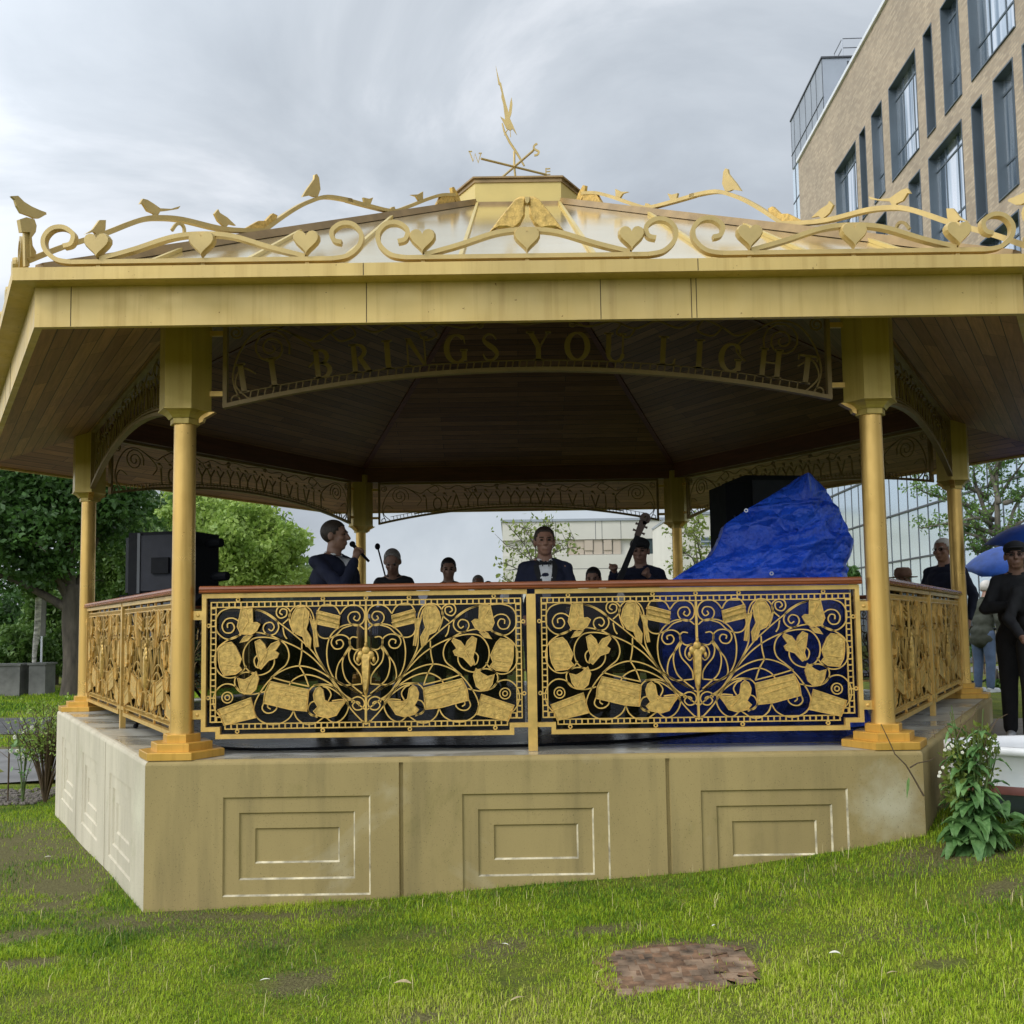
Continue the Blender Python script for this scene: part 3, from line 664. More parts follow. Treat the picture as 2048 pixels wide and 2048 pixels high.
# inner hip ribs of the ceiling
mb=MB(); 
for k in range(6):
    e=np.array((cos(R(60*k)),sin(R(60*k)),0)); A=e*(RC-.1)+np.array((0,0,3.14)); B=e*.1+np.array((0,0,5.32)); n=np.array((-e[1],e[0],0))*.035; d=np.array((0,0,.045))
    mb.add([A-n,A+n,B+n,B-n,A-n+d,A+n+d,B+n+d,B-n+d],[(3,2,1,0),(0,1,5,4),(1,2,6,5),(3,0,4,7),(2,3,7,6)])
mb.build('ceiling_rib',M['beam'],bs)
# cupola
mb=MB(); mb.prism(hexp(.885),5.10,5.405); cu=mb.build('cupola',M['cupola'],bs)
mb=MB(); mb.prism(hexp(.955),5.10,5.155); mb.build('cupola_skirt',M['dark_trim'],cu)
mb=MB(); mb.prism(hexp(.900),5.38,5.418); mb.prism(hexp(.925),5.418,5.436); P=hexp(.925); mb.add([(x,y,5.436) for x,y in P]+[(0,0,5.60)],[(i,(i+1)%6,6) for i in range(6)]); mb.build('cupola_roof',M['dark_trim'],cu)

# ---- cresting along the gutter
YC=-5.10; FC=Fr((0,YC,0)); ZC=2.972
def heart(c,s=1.0,n=26):
    out=[]
    for k in range(n):
        t=2*PI*k/n; x=16*sin(t)**3; y=13*cos(t)-5*cos(2*t)-2*cos(3*t)-cos(4*t); out.append((c[0]+x*.0049*s,c[1]+(y+2)*.0052*s))
    return out[::-1]
def cresting(front=True):
    c=MB()
    c.box(-2.87,2.87,YC-.012,YC+.012,2.9375,2.944)
    o=None
    for xa,xb in ((-2.86,-.955),(-.905,.885),(.94,2.86)):
        xm=(xa+xb)/2; hw=(xb-xa)/2
        c.ribbon([(xa+.19,ZC+.012),(xb-.19,ZC+.012)],FC,.026,.05)
        for s in (-1,1):
            xe=xm+s*(hw-.19)
            path=[(xe,ZC+.012)]+cr([(xe,ZC+.012),(xe+s*.09,ZC+.03),(xe+s*.155,ZC+.09),(xe+s*.165,ZC+.16),(xe+s*.12,ZC+.215),(xe+s*.05,ZC+.222),(xe-s*.005,ZC+.18),(xe+s*.005,ZC+.125),(xe+s*.05,ZC+.11)],5)[1:]
            c.ribbon(path,FC,.026,.05); c.lathe([(.001,-.024),(.026,-.024),(.026,.024),(.001,.024)],(0,0,0),6) if False else None
        k=.62 if hw>.9 else .62
        c.ribbon(cr([(xm-.60,ZC+.03),(xm-.40,ZC+.085),(xm-.18,ZC+.155),(xm,ZC+.172),(xm+.18,ZC+.155),(xm+.40,ZC+.085),(xm+.60,ZC+.03)],6),FC,.026,.048,.001)
        for x in (xm-.61,xm,xm+.61): c.box(x-.012,x+.012,YC-.01,YC+.01,2.940,ZC+.03)
    o=c.build('roof_cresting',M['gold_crest'],bs)
    for xa,xb in ((-2.86,-.955),(-.905,.885),(.94,2.86)):
        xm=(xa+xb)/2
        for x in (xm-.61,xm,xm+.61):
            h=MB(); h.relief(heart((x,ZC+.105)),FC,.05,-.02,.9,.55); h.build('heart_ornament',M['gold_crest'],o)
    if front:
        def z2(p): q=at(650+p[0]/2.76,100+p[1]/2.76,YC-.01); return (q[0],q[2])
        for s in (0,1):
            P=[(1110,812),(1080,810),(1050,825),(1020,862),(965,930),(905,1010),(950,985),(1000,985),(1040,996),(1080,962),(1103,915),(1106,850)]
            if s: P=[(2232-x,y) for x,y in P][::-1]
            w=MB(); w.relief([z2(p) for p in P],FC,.03,-.01,.85,.5); w.build('wing_ornament',M['gold_cast'],o)
        w=MB(); w.relief([z2(p) for p in ((1100,818),(1132,818),(1128,850),(1116,862),(1104,850))],FC,.04,-.02); w.build('bird_ornament',M['gold_crest'],o)
    return o
cresting(True)
# swan-neck hook behind the left part
for k in (-1,1):
    o=cresting(False); o.rotation_euler[2]=R(60*k)
# ---- hip cresting climbing to the cupola, surveyed in the vertical plane of the front left hip
E4=np.array((cos(R(240)),sin(R(240)),0)); N4=np.array((.866,-.5,0)); 
def hz(p,o=(0,100)):
    q=atp(o[0]+p[0]/2.76,o[1]+p[1]/2.76,(0,0,0),N4); return (float(q@E4),float(q[2]))
B2=(650,100)
HC=[hz(p) for p in ((150,1165),(340,1090),(560,1020),(700,965),(790,936),(870,928),(1000,938),(1200,985),(1330,998),(1450,1000))]
HC2=[hz(p) for p in ((1450,1000),(1530,940),(1620,880),(1700,840),(1800,812),(1932,832))]+[hz(p,B2) for p in ((120,830),(250,865),(370,890),(450,868),(560,825),(640,802),(712,802))]
BIRDS=[[(465,1018),(510,990),(545,940),(580,940),(578,985),(570,1020),(540,1032),(515,1005)],
 [(768,850),(785,822),(810,828),(845,850),(880,875),(940,878),(992,862),(980,878),(920,888),(880,892),(865,920),(848,918),(845,905),(810,890),(785,850)],
 [(1180,905),(1200,880),(1210,900),(1250,925),(1298,970),(1260,962),(1245,978),(1230,972),(1200,945)],
 [(1665,812),(1690,770),(1730,715),(1733,690),(1745,685),(1757,705),(1765,770),(1750,812),(1730,812),(1710,803)]]
BIRDS2=[[(208,815),(240,822),(262,815),(248,852),(215,845)],[(470,800),(510,798),(538,782),(537,835),(517,836),(500,810)],[(350,888),(365,868),(380,865),(388,892),(370,905)]]
WINGS=[[(1350,985),(1385,965),(1420,945),(1460,945),(1500,903),(1525,915),(1510,955),(1460,995),(1400,990)]]
FIN=[[(693,760),(705,757),(730,800),(748,850),(720,842),(700,810)],[(640,800),(700,790),(712,846),(640,850),(605,868)]]
def mk(poly,name,fr,par,o=(0,100),mat='gold_crest',th=.018):
    b=MB(); b.flat([hz(p,o) for p in poly],fr,th); return b.build(name,M[mat],par)
for ang in (240,300):
    e=np.array((cos(R(ang)),sin(R(ang)),0)); fr=Fr((0,0,0),e,(-e[1],e[0],0))
    c=MB(); c.ribbon(cr(HC,5),fr,.032,.045); c.ribbon(cr(HC2,5),fr,.030,.0445)
    for (r,z) in (HC[5],HC2[4],HC[0],HC2[8]):
        zr=2.957+(RG-.17-r)/(RG-.17-.93)*2.178; c.ribbon([(r,zr),(r,z)],fr,.012,.012) if z>zr and (r,z) in (HC[0],) else None
    c.tube([fr(HC[9][0]-.02*j,HC[9][1]-.03+.012*sin(j*2),.03*cos(j*2.1)) for j in range(8)],.012,6)
    o=c.build('hip_cresting',M['gold_crest'],bs)
    for p in BIRDS: mk(p,'bird_ornament',fr,o)
    for p in BIRDS2: mk(p,'bird_ornament',fr,o,B2)
    for p in WINGS: mk(p,'wing_ornament',fr,o,mat='gold_cast',th=.03)
    for p in FIN: mk(p,'wing_ornament',fr,o,B2,mat='gold_cast',th=.03)
    # corner finial with the big bird
    f=MB(); f.flat([hz(p) for p in ((133,1195),(158,1195),(152,930),(128,930))],fr,.02); f.flat([hz(p) for p in ((93,940),(130,928),(175,940),(187,975),(182,1010),(160,1040),(165,1085),(185,1120),(180,1146),(155,1146),(150,1010),(105,1010))],fr,.03,.012)
    fo=f.build('corner_finial',M['gold_crest'],bs); mk([(58,808),(95,806),(130,840),(170,865),(215,885),(250,898),(252,910),(240,915),(215,930),(185,930),(160,918),(125,905),(110,900),(88,862),(78,828)],'bird_ornament',fr,fo)
    k=MB(); k.ribbon(cr([hz(p) for p in ((862,1022),(885,990),(912,985),(930,1010),(930,1060))],4),fr,.02,.015,.15); k.build('swan_ornament',M['gold_crest'],fo)
# ---- weather vane
def v2(p,Y): return at(650+p[0]/2.76,100+p[1]/2.76,Y)
wv=MB(); cxy=v2((1060,700),0); top=v2((1045,560),0); ctr=v2((1045,645),0)
wv.tube([(0,0,5.58),tuple(ctr),tuple(top)],.012,8); vane=wv.build('weather_vane',M['gold_crest'],bs,smooth=True)
arm=MB(); c=Vector(ctr); W=Vector(v2((862,600),-.25)); 
Ee=c+(c-W)*1.0; arm.tube([W,Ee],.013,8); S_=Vector(v2((1150,555),-.62)); Nn=c+(c-S_)*.75; arm.tube([S_,Nn],.013,8); arm.build('compass_arm',M['gold_crest'],vane,smooth=True)
f=Fr((0,W.y,0)); b=MB(); 
def q2(p,Y): q=v2(p,Y); return (q[0],q[2])
b.ribbon([q2(p,W.y) for p in ((797,560),(818,615),(828,572),(846,622),(860,572))],f,[.010,.018,.010,.018,.010],.012)
b.ribbon([q2(p,W.y) for p in ((792,560),(812,560))],f,.01,.012); b.ribbon([q2(p,W.y) for p in ((848,570),(866,570))],f,.01,.012); b.build('letter_plate',M['gold_crest'],vane)
f=Fr((0,S_.y,0)); b=MB(); b.ribbon(cr([q2(p,S_.y) for p in ((1172,518),(1158,525),(1152,542),(1164,552),(1180,562),(1172,578),(1155,582))],4),f,.020,.012); b.build('letter_plate',M['gold_crest'],vane)
f=Fr((0,Ee.y,0)); b=MB(); ex,ez=Ee.x,Ee.z
b.ribbon([(ex,ez-.01),(ex,ez+.075)],f,.014,.012)
for dz in (0,.035,.068): b.ribbon([(ex,ez+dz),(ex+.05,ez+dz+.002)],f,.010,.0118)
b.build('letter_plate',M['gold_crest'],vane)
Y0=-.05; f=Fr((0,Y0,0)); b=MB()
b.flat([q2(p,Y0) for p in ((942,85),(958,150),(966,180),(972,182),(985,240),(1000,300),(1014,345),(1022,290),(1030,262),(1035,300),(1030,350),(1020,378),(1035,410),(1060,470),(1036,436),(1022,446),(1000,432),(985,400),(968,368),(994,385),(984,300),(973,260),(975,240),(964,195),(957,190))],f,.014)
b.build('diving_bird',M['gold_crest'],vane)
b=MB(); P=[Vector(v2(p,Y0)) for p in ((978,405),(990,450),(1020,510),(1060,570),(1100,640))]; b.tube(P,[.008,.012,.014,.014,.010],8)
b.tube([Vector(v2(p,Y0)) for p in ((990,470),(1000,452),(1008,438))],.006,6); b.tube([Vector(v2(p,Y0)) for p in ((1022,445),(1024,480))],.005,6)
b.build('branch_arrow',M['gold_crest'],vane,smooth=True)
# ================================================================= GROUND
def h(x,y):
    z=float(np.interp(x,(-6,-5,-2.48,-.86,0,1.14,2,2.5,4),(-1.15,-1.09,-.925,-.885,-.82,-.735,-.625,-.545,-.42)))
    k=min(max((x-1)/3,0),1); z+=.02*k*min(max(y+4.3,0),8)
    return z+.010*sin(x*1.7+y*.9)+.008*sin(y*2.3-x*.7)
hv=np.vectorize(h)
def axis(n,near,far):
    t=np.linspace(-1,1,n); return near*t+(far-near)*np.sign(t)*np.abs(t)**5
gx=axis(170,9,220); gy=axis(170,9,220)-3
V=[(x,y,h(x,y)) for y in gy for x in gx]; n=len(gx)
F=[(j*n+i,j*n+i+1,(j+1)*n+i+1,(j+1)*n+i) for j in range(len(gy)-1) for i in range(n-1)]
m,t,b=nt('lawn_soil'); v=mapping(t)
big=noise(t,v,.75,5,.6,.3); mid=noise(t,v,4,5,.65); fine=noise(t,v,60,4)
g1=ramp(t,mid,[(.3,(.075,.11,.018)),(.55,(.16,.19,.03)),(.75,(.26,.25,.06))])
soil=ramp(t,noise(t,v,95,7,.8),[(.34,(.045,.035,.02)),(.46,(.12,.10,.05)),(.55,(.15,.155,.05)),(.66,(.28,.23,.14))]); g1=mixc(t,1.,g1,ramp(t,noise(t,v,150,5,.75),[(.3,(.45,.5,.4)),(.65,(1.25,1.2,1.1))]),'MULTIPLY')
ba=t.nodes.new('ShaderNodeAttribute'); ba.attribute_name='bare'; bm_=N(t,'ShaderNodeMath',operation='MULTIPLY_ADD'); L(t,ba.outputs['Fac'],bm_.inputs[0]); bm_.inputs[1].default_value=.40; L(t,big,bm_.inputs[2])
L(t,mixc(t,ramp(t,bm_.outputs[0],[(.52,(0,0,0)),(.64,(1,1,1))]),g1,soil),b.inputs['Base Color']); b.inputs['Roughness'].default_value=.95; b.inputs['Specular IOR Level'].default_value=.15
bump(t,b,fine,.8,.03); M['lawn']=m
mb=MB(); mb.add(V,F); g=mb.build('ground',M['lawn'],smooth='all'); tag(g,'lawn sloping down from right to left around the bandstand','lawn',kind='structure')
def sheet(name,mat,x0,x1,ya,yb,label,off=.006,n=60):
    V=[]; 
    for i in range(n+1):
        x=x0+(x1-x0)*i/n
        for y in (ya(x),(ya(x)*.5+yb(x)*.5),yb(x)): V.append((x,y,h(x,y)+off))
    mb=MB(); mb.add(V,[(3*i+k,3*i+3+k,3*i+4+k,3*i+1+k) for i in range(n) for k in (0,1)]); o=mb.build(name,M[mat],smooth='all'); return tag(o,label,name,kind='structure')
sheet('path','asphalt',-70,70,lambda x:2.6+.10*max(0,-x-6)*.3+max(0,x+5)*.5,lambda x:6.4+max(0,x+5)*.35,'pale grey paved path left of the bandstand',.012)
sheet('road','asphalt_d',-70,70,lambda x:9.0+max(0,x+5)*.3,lambda x:12.8+max(0,x+5)*.3,'darker wet path behind the pale one',.012)

# ---- grass blades
GROUND=g
def soilmask(x,y):   # bare earth and worn spots, as they lie in the lawn
    m=np.zeros_like(x)
    for cx,cy,rx,ry,a in ((-3.35,-3.6,.38,1.0,.5),(-4.6,-1.7,.45,1.3,.5),(-2.45,-4.55,.8,.22,0),(-1.25,-5.75,.28,.16,.5),(-3.15,-4.75,.55,.22,.4),(-2.9,-5.35,.5,.14,.3),(-4.0,-4.6,.5,.3,.2),(-1.6,-4.55,.5,.13,0),(.35,-5.35,.22,.10,0),(2.6,-4.75,.55,.22,0),(2.45,-5.45,.22,.12,0),(-.2,-5.45,.15,.1,.3),(1.75,-6.35,.16,.08,0),(.99,-5.9,.12,.22,0),(.62,-5.66,.4,.06,0),(.36,-6.2,.1,.12,0),(-3.9,-5.6,.3,.14,.3),(-.6,-6.3,.14,.08,.2)):
        c,s=cos(a),sin(a); u=(x-cx)*c+(y-cy)*s; w=-(x-cx)*s+(y-cy)*c; m=np.maximum(m,np.exp(-((u/rx)**2+(w/ry)**2)**1.0))
    nz=.5+.22*np.sin(x*9+2*np.sin(y*7))+.20*np.sin(y*13+x*5+1)+.16*np.sin(x*23-y*19)+.12*np.sin(x*41+y*37)
    return np.clip(m*1.0*(.45+1.0*nz),0,.95)
co_=np.empty(len(GROUND.data.vertices)*3); GROUND.data.vertices.foreach_get('co',co_); co_=co_.reshape(-1,3)
aa=GROUND.data.attributes.new('bare','FLOAT','POINT'); aa.data.foreach_set('value',soilmask(co_[:,0],co_[:,1]).astype(np.float32))
def inhex(x,y,r):
    d=np.zeros_like(x)
    for k in range(6):
        a=R(60*k-90); d=np.maximum(d,x*cos(a)+y*sin(a))
    return d<ap(r)
BX0,BX1,BY0,BY1=.30,.96,-6.30,-5.70   # patch
def vn(x,y,sc,seed):   # value noise
    r=np.random.default_rng(seed); G=r.random((64,64)); X=x*sc+31.3; Y=y*sc+17.7; i=np.floor(X).astype(int); j=np.floor(Y).astype(int); fx=X-i; fy=Y-j; fx=fx*fx*(3-2*fx); fy=fy*fy*(3-2*fy)
    g=lambda a,b:G[a%64,b%64]; return (g(i,j)*(1-fx)+g(i+1,j)*fx)*(1-fy)+(g(i,j+1)*(1-fx)+g(i+1,j+1)*fx)*fy
def blades(name,n,x0,x1,y0,y1,hgt,wid,mat,seed,dens=True):
    r=np.random.default_rng(seed); x=r.uniform(x0,x1,n); y=r.uniform(y0,y1,n)
    d=y-CAM[1]; keep=((np.abs(x-CAM[0])<d*.56+.35)|(r.random(n)<.45))&~inhex(x,y,RB+.01)
    if name=='grass' and y0>6: keep&=~((y>8.6+.3*(x+5)*(x>-5))&(y<13.0))
    keep&=~((x>BX0+.03)&(x<BX1-.22)&(y>BY0+.07)&(y<BY1-.02)&(r.random(n)<.985))
    keep&=~((x>BX0+.1)&(x<BX1)&(y>BY0)&(y<BY1)&(r.random(n)>.05))
    ms=soilmask(x,y); pat=vn(x,y,1.3,3)*.6+vn(x,y,3.4,4)*.4
    keep&=(r.random(n)>ms*1.05)&(r.random(n)<np.clip(-.05+1.9*(pat),.10,1))
    x,y=x[keep],y[keep]; n=len(x); pat=pat[keep]; z=hv(x,y)-.004
    near=np.exp(-np.maximum(0,-(y+ap(RB)+.35))*3)*(x>-1.5)
    H=hgt*(.45+.9*r.random(n)**1.5)*(.65+.7*vn(x,y,2.2,9))*(1+.25*near); a=r.uniform(0,2*PI,n); lean=r.uniform(.1,1.0,n)*H; w=wid*(.6+.8*r.random(n))
    dx,dy=np.cos(a),np.sin(a); px,py=-dy,dx
    # blades turn their flat side in every direction
    V=np.empty((n,5,3)); 
    V[:,0]=np.c_[x-px*w,y-py*w,z]; V[:,1]=np.c_[x+px*w,y+py*w,z]
    mx,my=x+dx*lean*.3,y+dy*lean*.3
    V[:,2]=np.c_[mx+px*w*.75,my+py*w*.75,z+H*.6]; V[:,3]=np.c_[mx-px*w*.75,my-py*w*.75,z+H*.6]
    V[:,4]=np.c_[x+dx*lean,y+dy*lean,z+H*(.95-.3*lean/H)]
    me=bpy.data.meshes.new(name); me.vertices.add(n*5); me.vertices.foreach_set('co',V.ravel())
    me.loops.add(n*7); me.polygons.add(n*2); o=np.arange(n)*5
    me.loops.foreach_set('vertex_index',np.c_[o,o+1,o+2,o+3,o+3,o+2,o+4].ravel().astype(np.int32))
    me.polygons.foreach_set('loop_start',(np.arange(n)[:,None]*7+np.array([0,4])).ravel().astype(np.int32))
    me.polygons.foreach_set('loop_total',np.tile([4,3],n).astype(np.int32)); me.update(calc_edges=True)
    at_=me.attributes.new('rnd','FLOAT','POINT'); at_.data.foreach_set('value',np.repeat(r.random(n),5).astype(np.float32))
    me.materials.append(mat); ob=bpy.data.objects.new(name,me); COL.objects.link(ob); return ob
m,t,b=nt('grass_blades'); v=mapping(t)
att=t.nodes.new('ShaderNodeAttribute'); att.attribute_name='rnd'
p1=noise(t,v,.8,5,.68,.3)
ad=N(t,'ShaderNodeMath',operation='MULTIPLY_ADD'); L(t,att.outputs['Fac'],ad.inputs[0]); ad.inputs[1].default_value=.36; L(t,p1,ad.inputs[2])
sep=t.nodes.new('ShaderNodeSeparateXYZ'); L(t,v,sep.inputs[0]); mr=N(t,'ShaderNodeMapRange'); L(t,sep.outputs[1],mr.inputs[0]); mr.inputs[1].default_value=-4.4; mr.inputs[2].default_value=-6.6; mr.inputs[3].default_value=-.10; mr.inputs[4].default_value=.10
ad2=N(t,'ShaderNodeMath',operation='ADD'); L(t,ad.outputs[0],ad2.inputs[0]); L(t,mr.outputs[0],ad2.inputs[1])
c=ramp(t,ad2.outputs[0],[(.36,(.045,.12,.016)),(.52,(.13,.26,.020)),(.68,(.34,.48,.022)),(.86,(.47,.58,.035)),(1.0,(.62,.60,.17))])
L(t,c,b.inputs['Base Color']); b.inputs['Roughness'].default_value=.55; b.inputs['Specular IOR Level'].default_value=.25
o=[q for q in t.nodes if q.type=='OUTPUT_MATERIAL'][0]; tr=t.nodes.new('ShaderNodeBsdfTranslucent'); L(t,c,tr.inputs[0]); mx=t.nodes.new('ShaderNodeMixShader'); mx.inputs[0].default_value=.35
L(t,b.outputs[0],mx.inputs[1]); L(t,tr.outputs[0],mx.inputs[2]); L(t,mx.outputs[0],o.inputs[0]); M['blade']=m
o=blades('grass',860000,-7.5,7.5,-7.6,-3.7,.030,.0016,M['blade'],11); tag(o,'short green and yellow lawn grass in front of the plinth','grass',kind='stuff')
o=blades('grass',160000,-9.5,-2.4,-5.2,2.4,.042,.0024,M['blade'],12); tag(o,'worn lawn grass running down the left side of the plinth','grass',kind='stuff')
o=blades('grass',70000,-16,-5.2,6.9,24,.10,.008,M['blade'],13); tag(o,'taller grass between and beyond the two paths','grass',kind='stuff')
# brick patch
def straw():
    o=blades('dry_grass',3200,-5,5,-7.4,-3.8,.085,.0011,M['straw'],31); tag(o,'scattered straw coloured stalks standing out of the lawn','dry grass',kind='stuff')
M['straw']=simple('straw',(.62,.52,.26),.7,0,.2,3,.0)
straw()
mb=MB(); rr=random.Random(3); bw,bh=.0975,.074
for j in range(8):
    for i in range(8):
        x=BX0+.01+i*bw*.9+(.5*bw if j%2 else 0)*.9; y=BY0+j*bh*.98
        if x+bw*.8>BX1 or (rr.random()<.15 and (j<2 or i>5)) or (j<3 and i>4 and rr.random()<.4): continue
        z=h(x,y)+.004+rr.uniform(-.004,.002); q=MB(); mb.box(x,x+bw*.87,y,y+bh*.95,z-.05,z+.006,rr.uniform(-.03,.03))
m=simple('old_paving_brick',(.25,.17,.11),.9,0,.5,7,.7,60); o=mb.build('brick_paving',m); tag(o,'small patch of old brick paving sunk in the lawn','paving')
rq=random.Random(9); P=[]
for k in range(40):
    a=2*PI*k/40; rx=(BX1-BX0)*.60*(1+.10*rq.uniform(-1,1)); ry=(BY1-BY0)*.60*(1+.12*rq.uniform(-1,1)); ex=abs(cos(a))**.55*(1 if cos(a)>0 else -1); ey=abs(sin(a))**.55*(1 if sin(a)>0 else -1)
    P.append(((BX0+BX1)/2-.02+rx*ex*.93,(BY0+BY1)/2+ry*ey*.9))
sb=MB(); cx_,cy_=(BX0+BX1)/2,(BY0+BY1)/2; vs=[(cx_,cy_,h(cx_,cy_)+.006)]+[((cx_+x)/2,(cy_+y)/2,h((cx_+x)/2,(cy_+y)/2)+.006) for x,y in P]+[(x,y,h(x,y)+.003) for x,y in P]
sb.add(vs,[(0,1+k,1+(k+1)%40) for k in range(40)]+[(1+k,41+k,41+(k+1)%40,1+(k+1)%40) for k in range(40)]); so_=sb.build('soil',M['soil'],o,smooth='all')
# litter
def leafpoly(mb,L_,W_,curl=.2,o=(0,0,0)):
    n=7; vs=[]
    for i in range(n):
        t=i/(n-1); w=W_*sin(PI*min(.98,t*.92+.04))**.8/2
        for s in (-1,0,1): vs.append((o[0]+L_*(t-.5),o[1]+s*w,o[2]+curl*L_*(sin(t*2.6)*.5)+abs(s)*w*.35))
    mb.add(vs,[(3*i+k,3*i+3+k,3*i+4+k,3*i+1+k) for i in range(n-1) for k in (0,1)])
LIT=[(805,1983,.085,.04,'dryleaf',-.2,'broad cream fallen leaf lying lowest in the lawn left of centre'),(1035,2015,.07,.018,'dryleaf',.5,'curled brown fallen leaf near the bottom of the lawn'),(1670,1923,.05,.03,'petal',-.3,'heart shaped white petal in the grass right of the brick patch'),(1010,1903,.045,.012,'petal',-.6,'thin pale petal in the middle of the lawn'),(1785,1963,.05,.012,'dryleaf',.2,'straw coloured scrap right of the white petal'),
 (95,1723,.05,.02,'petal',.3,'white flower bud left of the plinth'),(1428,1865,.03,.012,'petal',.7,'white scrap above the brick patch'),(530,1975,.05,.014,'petal',.2,'pale petal beside the bare earth strip')]
def ground_at(u,v):
    d=raydir(u,v); t=1.
    for _ in range(60):
        p=CAM+d*t; e=p[2]-h(p[0],p[1]); t+=e/max(.02,-d[2])*.7
    return CAM+d*t
for u,v_,l,w,mt,a,lab in LIT:
    p=ground_at(u,v_); mb=MB(); leafpoly(mb,l,w); o=mb.build('fallen_leaf' if mt=='dryleaf' else 'petal',M[mt],loc=(p[0],p[1],h(p[0],p[1])+.035),rz=a); tag(o,lab,'leaf' if mt=='dryleaf' else 'petal','scraps lying on the lawn')

# ================================================================= PLANTS AND TREES
def leaves(mb_name,blobs,n,size,mat,parent,seed,gap=.35,flat=.6,shell=.55,smallclump=.0):
    r=np.random.default_rng(seed); vol=np.array([b[1][0]*b[1][1]*b[1][2] if hasattr(b[1],'__len__') else b[1]**3 for b in blobs]); vol=vol**(.8); cnt=(n*vol/vol.sum()).astype(int)
    C=[]
    for (c,rad),k in zip(blobs,cnt):
        rad=np.array(rad if hasattr(rad,'__len__') else (rad,)*3,float)
        d=r.normal(size=(k*2,3)); d/=np.linalg.norm(d,axis=1)[:,None]; q=r.random(k*2)**(shell)
        lump=1+.16*np.sin(d[:,0]*7+c[0]*3)*np.sin(d[:,1]*6+1)+.13*np.sin(d[:,2]*9+c[2])
        p=d*(q*lump)[:,None]*rad+np.array(c)
        s=1.1/ (size*4.2)
        den=np.sin(p[:,0]*s+1.3*np.sin(p[:,2]*s*.7))*np.sin(p[:,1]*s*1.1+2)*np.sin(p[:,2]*s*.9+.5*np.sin(p[:,0]*s))
        p=p[den>-gap+.0*q][:k]; C.append(p)
    P=np.vstack(C); n=len(P); a=r.normal(size=(n,3)); a/=np.linalg.norm(a,axis=1)[:,None]; b=np.cross(a,r.normal(size=(n,3))); b/=np.linalg.norm(b,axis=1)[:,None]
    sz=size*(.6+.8*r.random(n))[:,None]; V=np.empty((n,4,3)); V[:,0]=P-a*sz*.6; V[:,1]=P+b*sz*.32; V[:,2]=P+a*sz*.6; V[:,3]=P-b*sz*.32
    me=bpy.data.meshes.new(mb_name); me.vertices.add(n*4); me.vertices.foreach_set('co',V.ravel()); me.loops.add(n*4); me.polygons.add(n)
    me.loops.foreach_set('vertex_index',np.arange(n*4,dtype=np.int32)); me.polygons.foreach_set('loop_start',np.arange(0,n*4,4,dtype=np.int32)); me.polygons.foreach_set('loop_total',np.full(n,4,np.int32)); me.update(calc_edges=True)
    me.materials.append(mat); o=bpy.data.objects.new(mb_name,me); COL.objects.link(o); o.parent=parent; return o
def tree(name,x,y,th,tr,blobs,n,size,leaf,bark,label,cat='tree',group=None,seed=1,gap=.35,shell=.55,tz=None):
    z=h(x,y) if tz is None else tz; e=empty(name,(x,y,z),0,label,cat,group); rr=random.Random(seed)
    if th:
        mb=MB(); P=[(0,0,-.2),(tr*.2,0,th*.3),(-tr*.2,.05,th*.7),(0,0,th)]
        mb.tube(cr(P,4),[tr*1.35,tr*1.1]+[tr*(1-.25*k/11) for k in range(11)],10)
        for c,rad in blobs:
            q=rad[0] if hasattr(rad,'__len__') else rad; s=Vector((0,0,th*rr.uniform(.72,.98))); T=Vector(c); md=s.lerp(T,.5)+Vector((0,0,q*.15))
            pts=cr([s,md,T],5); mb.tube(pts,[tr*.5*(1-.85*k/(len(pts)-1))+.01 for k in range(len(pts))],7)
            for _ in range(4):
                D=Vector((rr.uniform(-1,1),rr.uniform(-1,1),rr.uniform(-.6,1)))*q*.8; mb.tube([md.lerp(T,.4),T+D*.6,T+D],[tr*.16+.004,tr*.08+.003,.004],5)
        mb.build('trunk',M[bark],e,smooth='all')
    leaves('crown',blobs,n,size,M[leaf],e,seed,gap,shell=shell); return e
def X(u,d): return (u-1011)/FPX*d+CAM[0]       # world x of a picture column at depth d
def Zp(v,d,u=1024): return CAM[2]+((1241-(u-1011)*.0145)-v)/FPX*d
D=31.
x=X(135,D); y=D+CAM[1]; zb=h(x,y)
def rel(u,v,d,dd=0,base=None): return (X(u,d)-base[0],dd,Zp(v,d,u)-base[2])
B=(x,y,zb)
tree('broadleaf_tree',x,y,3.4,.30,[(rel(60,1060,D,-1,B),(2.0,2,1.25)),(rel(-20,1000,D,0,B),(2.4,2.4,1.9)),(rel(120,960,D,0,B),(2.2,2.2,1.8)),(rel(40,900,D,1,B),(3,3,2)),(rel(190,1000,D,1.,B),(1.5,1.6,1.5)),(rel(-110,1120,D,0,B),(1.8,2,1.6)),(rel(90,1130,D,-.5,B),(1.2,1.3,.55))],46000,.17,'leaf_dark','bark','large dark green broadleaf tree with thick grey trunk left of the bandstand',seed=2,gap=.42)
def bush(name,u,v0,v1,d,wpx,n,size,leaf,label,cat,group=None,seed=1,gap=.4,th=0,tr=.1,bark='bark',ext=None):
    x=X(u,d); y=d+CAM[1]; z=h(x,y); zt=Zp(v0,d,u)-z; w=wpx/FPX*d; rr=random.Random(seed); zb_=max(.0,Zp(v1,d,u)-z)
    blobs=[((0,0,(zt+zb_)/2),(w*.5,w*.5,(zt-zb_)*.5))]
    for k in range(ext or 6):
        a=2*PI*k/(ext or 6)+rr.random(); blobs.append(((cos(a)*w*.30,sin(a)*w*.3,zb_+(zt-zb_)*rr.uniform(.25,.82)),w*rr.uniform(.18,.27)))
    return tree(name,x,y,th if th else max(.3,zt*.35),tr,blobs,n,size,leaf,bark,label,cat,group,seed,gap)
G='trees beyond the paths'
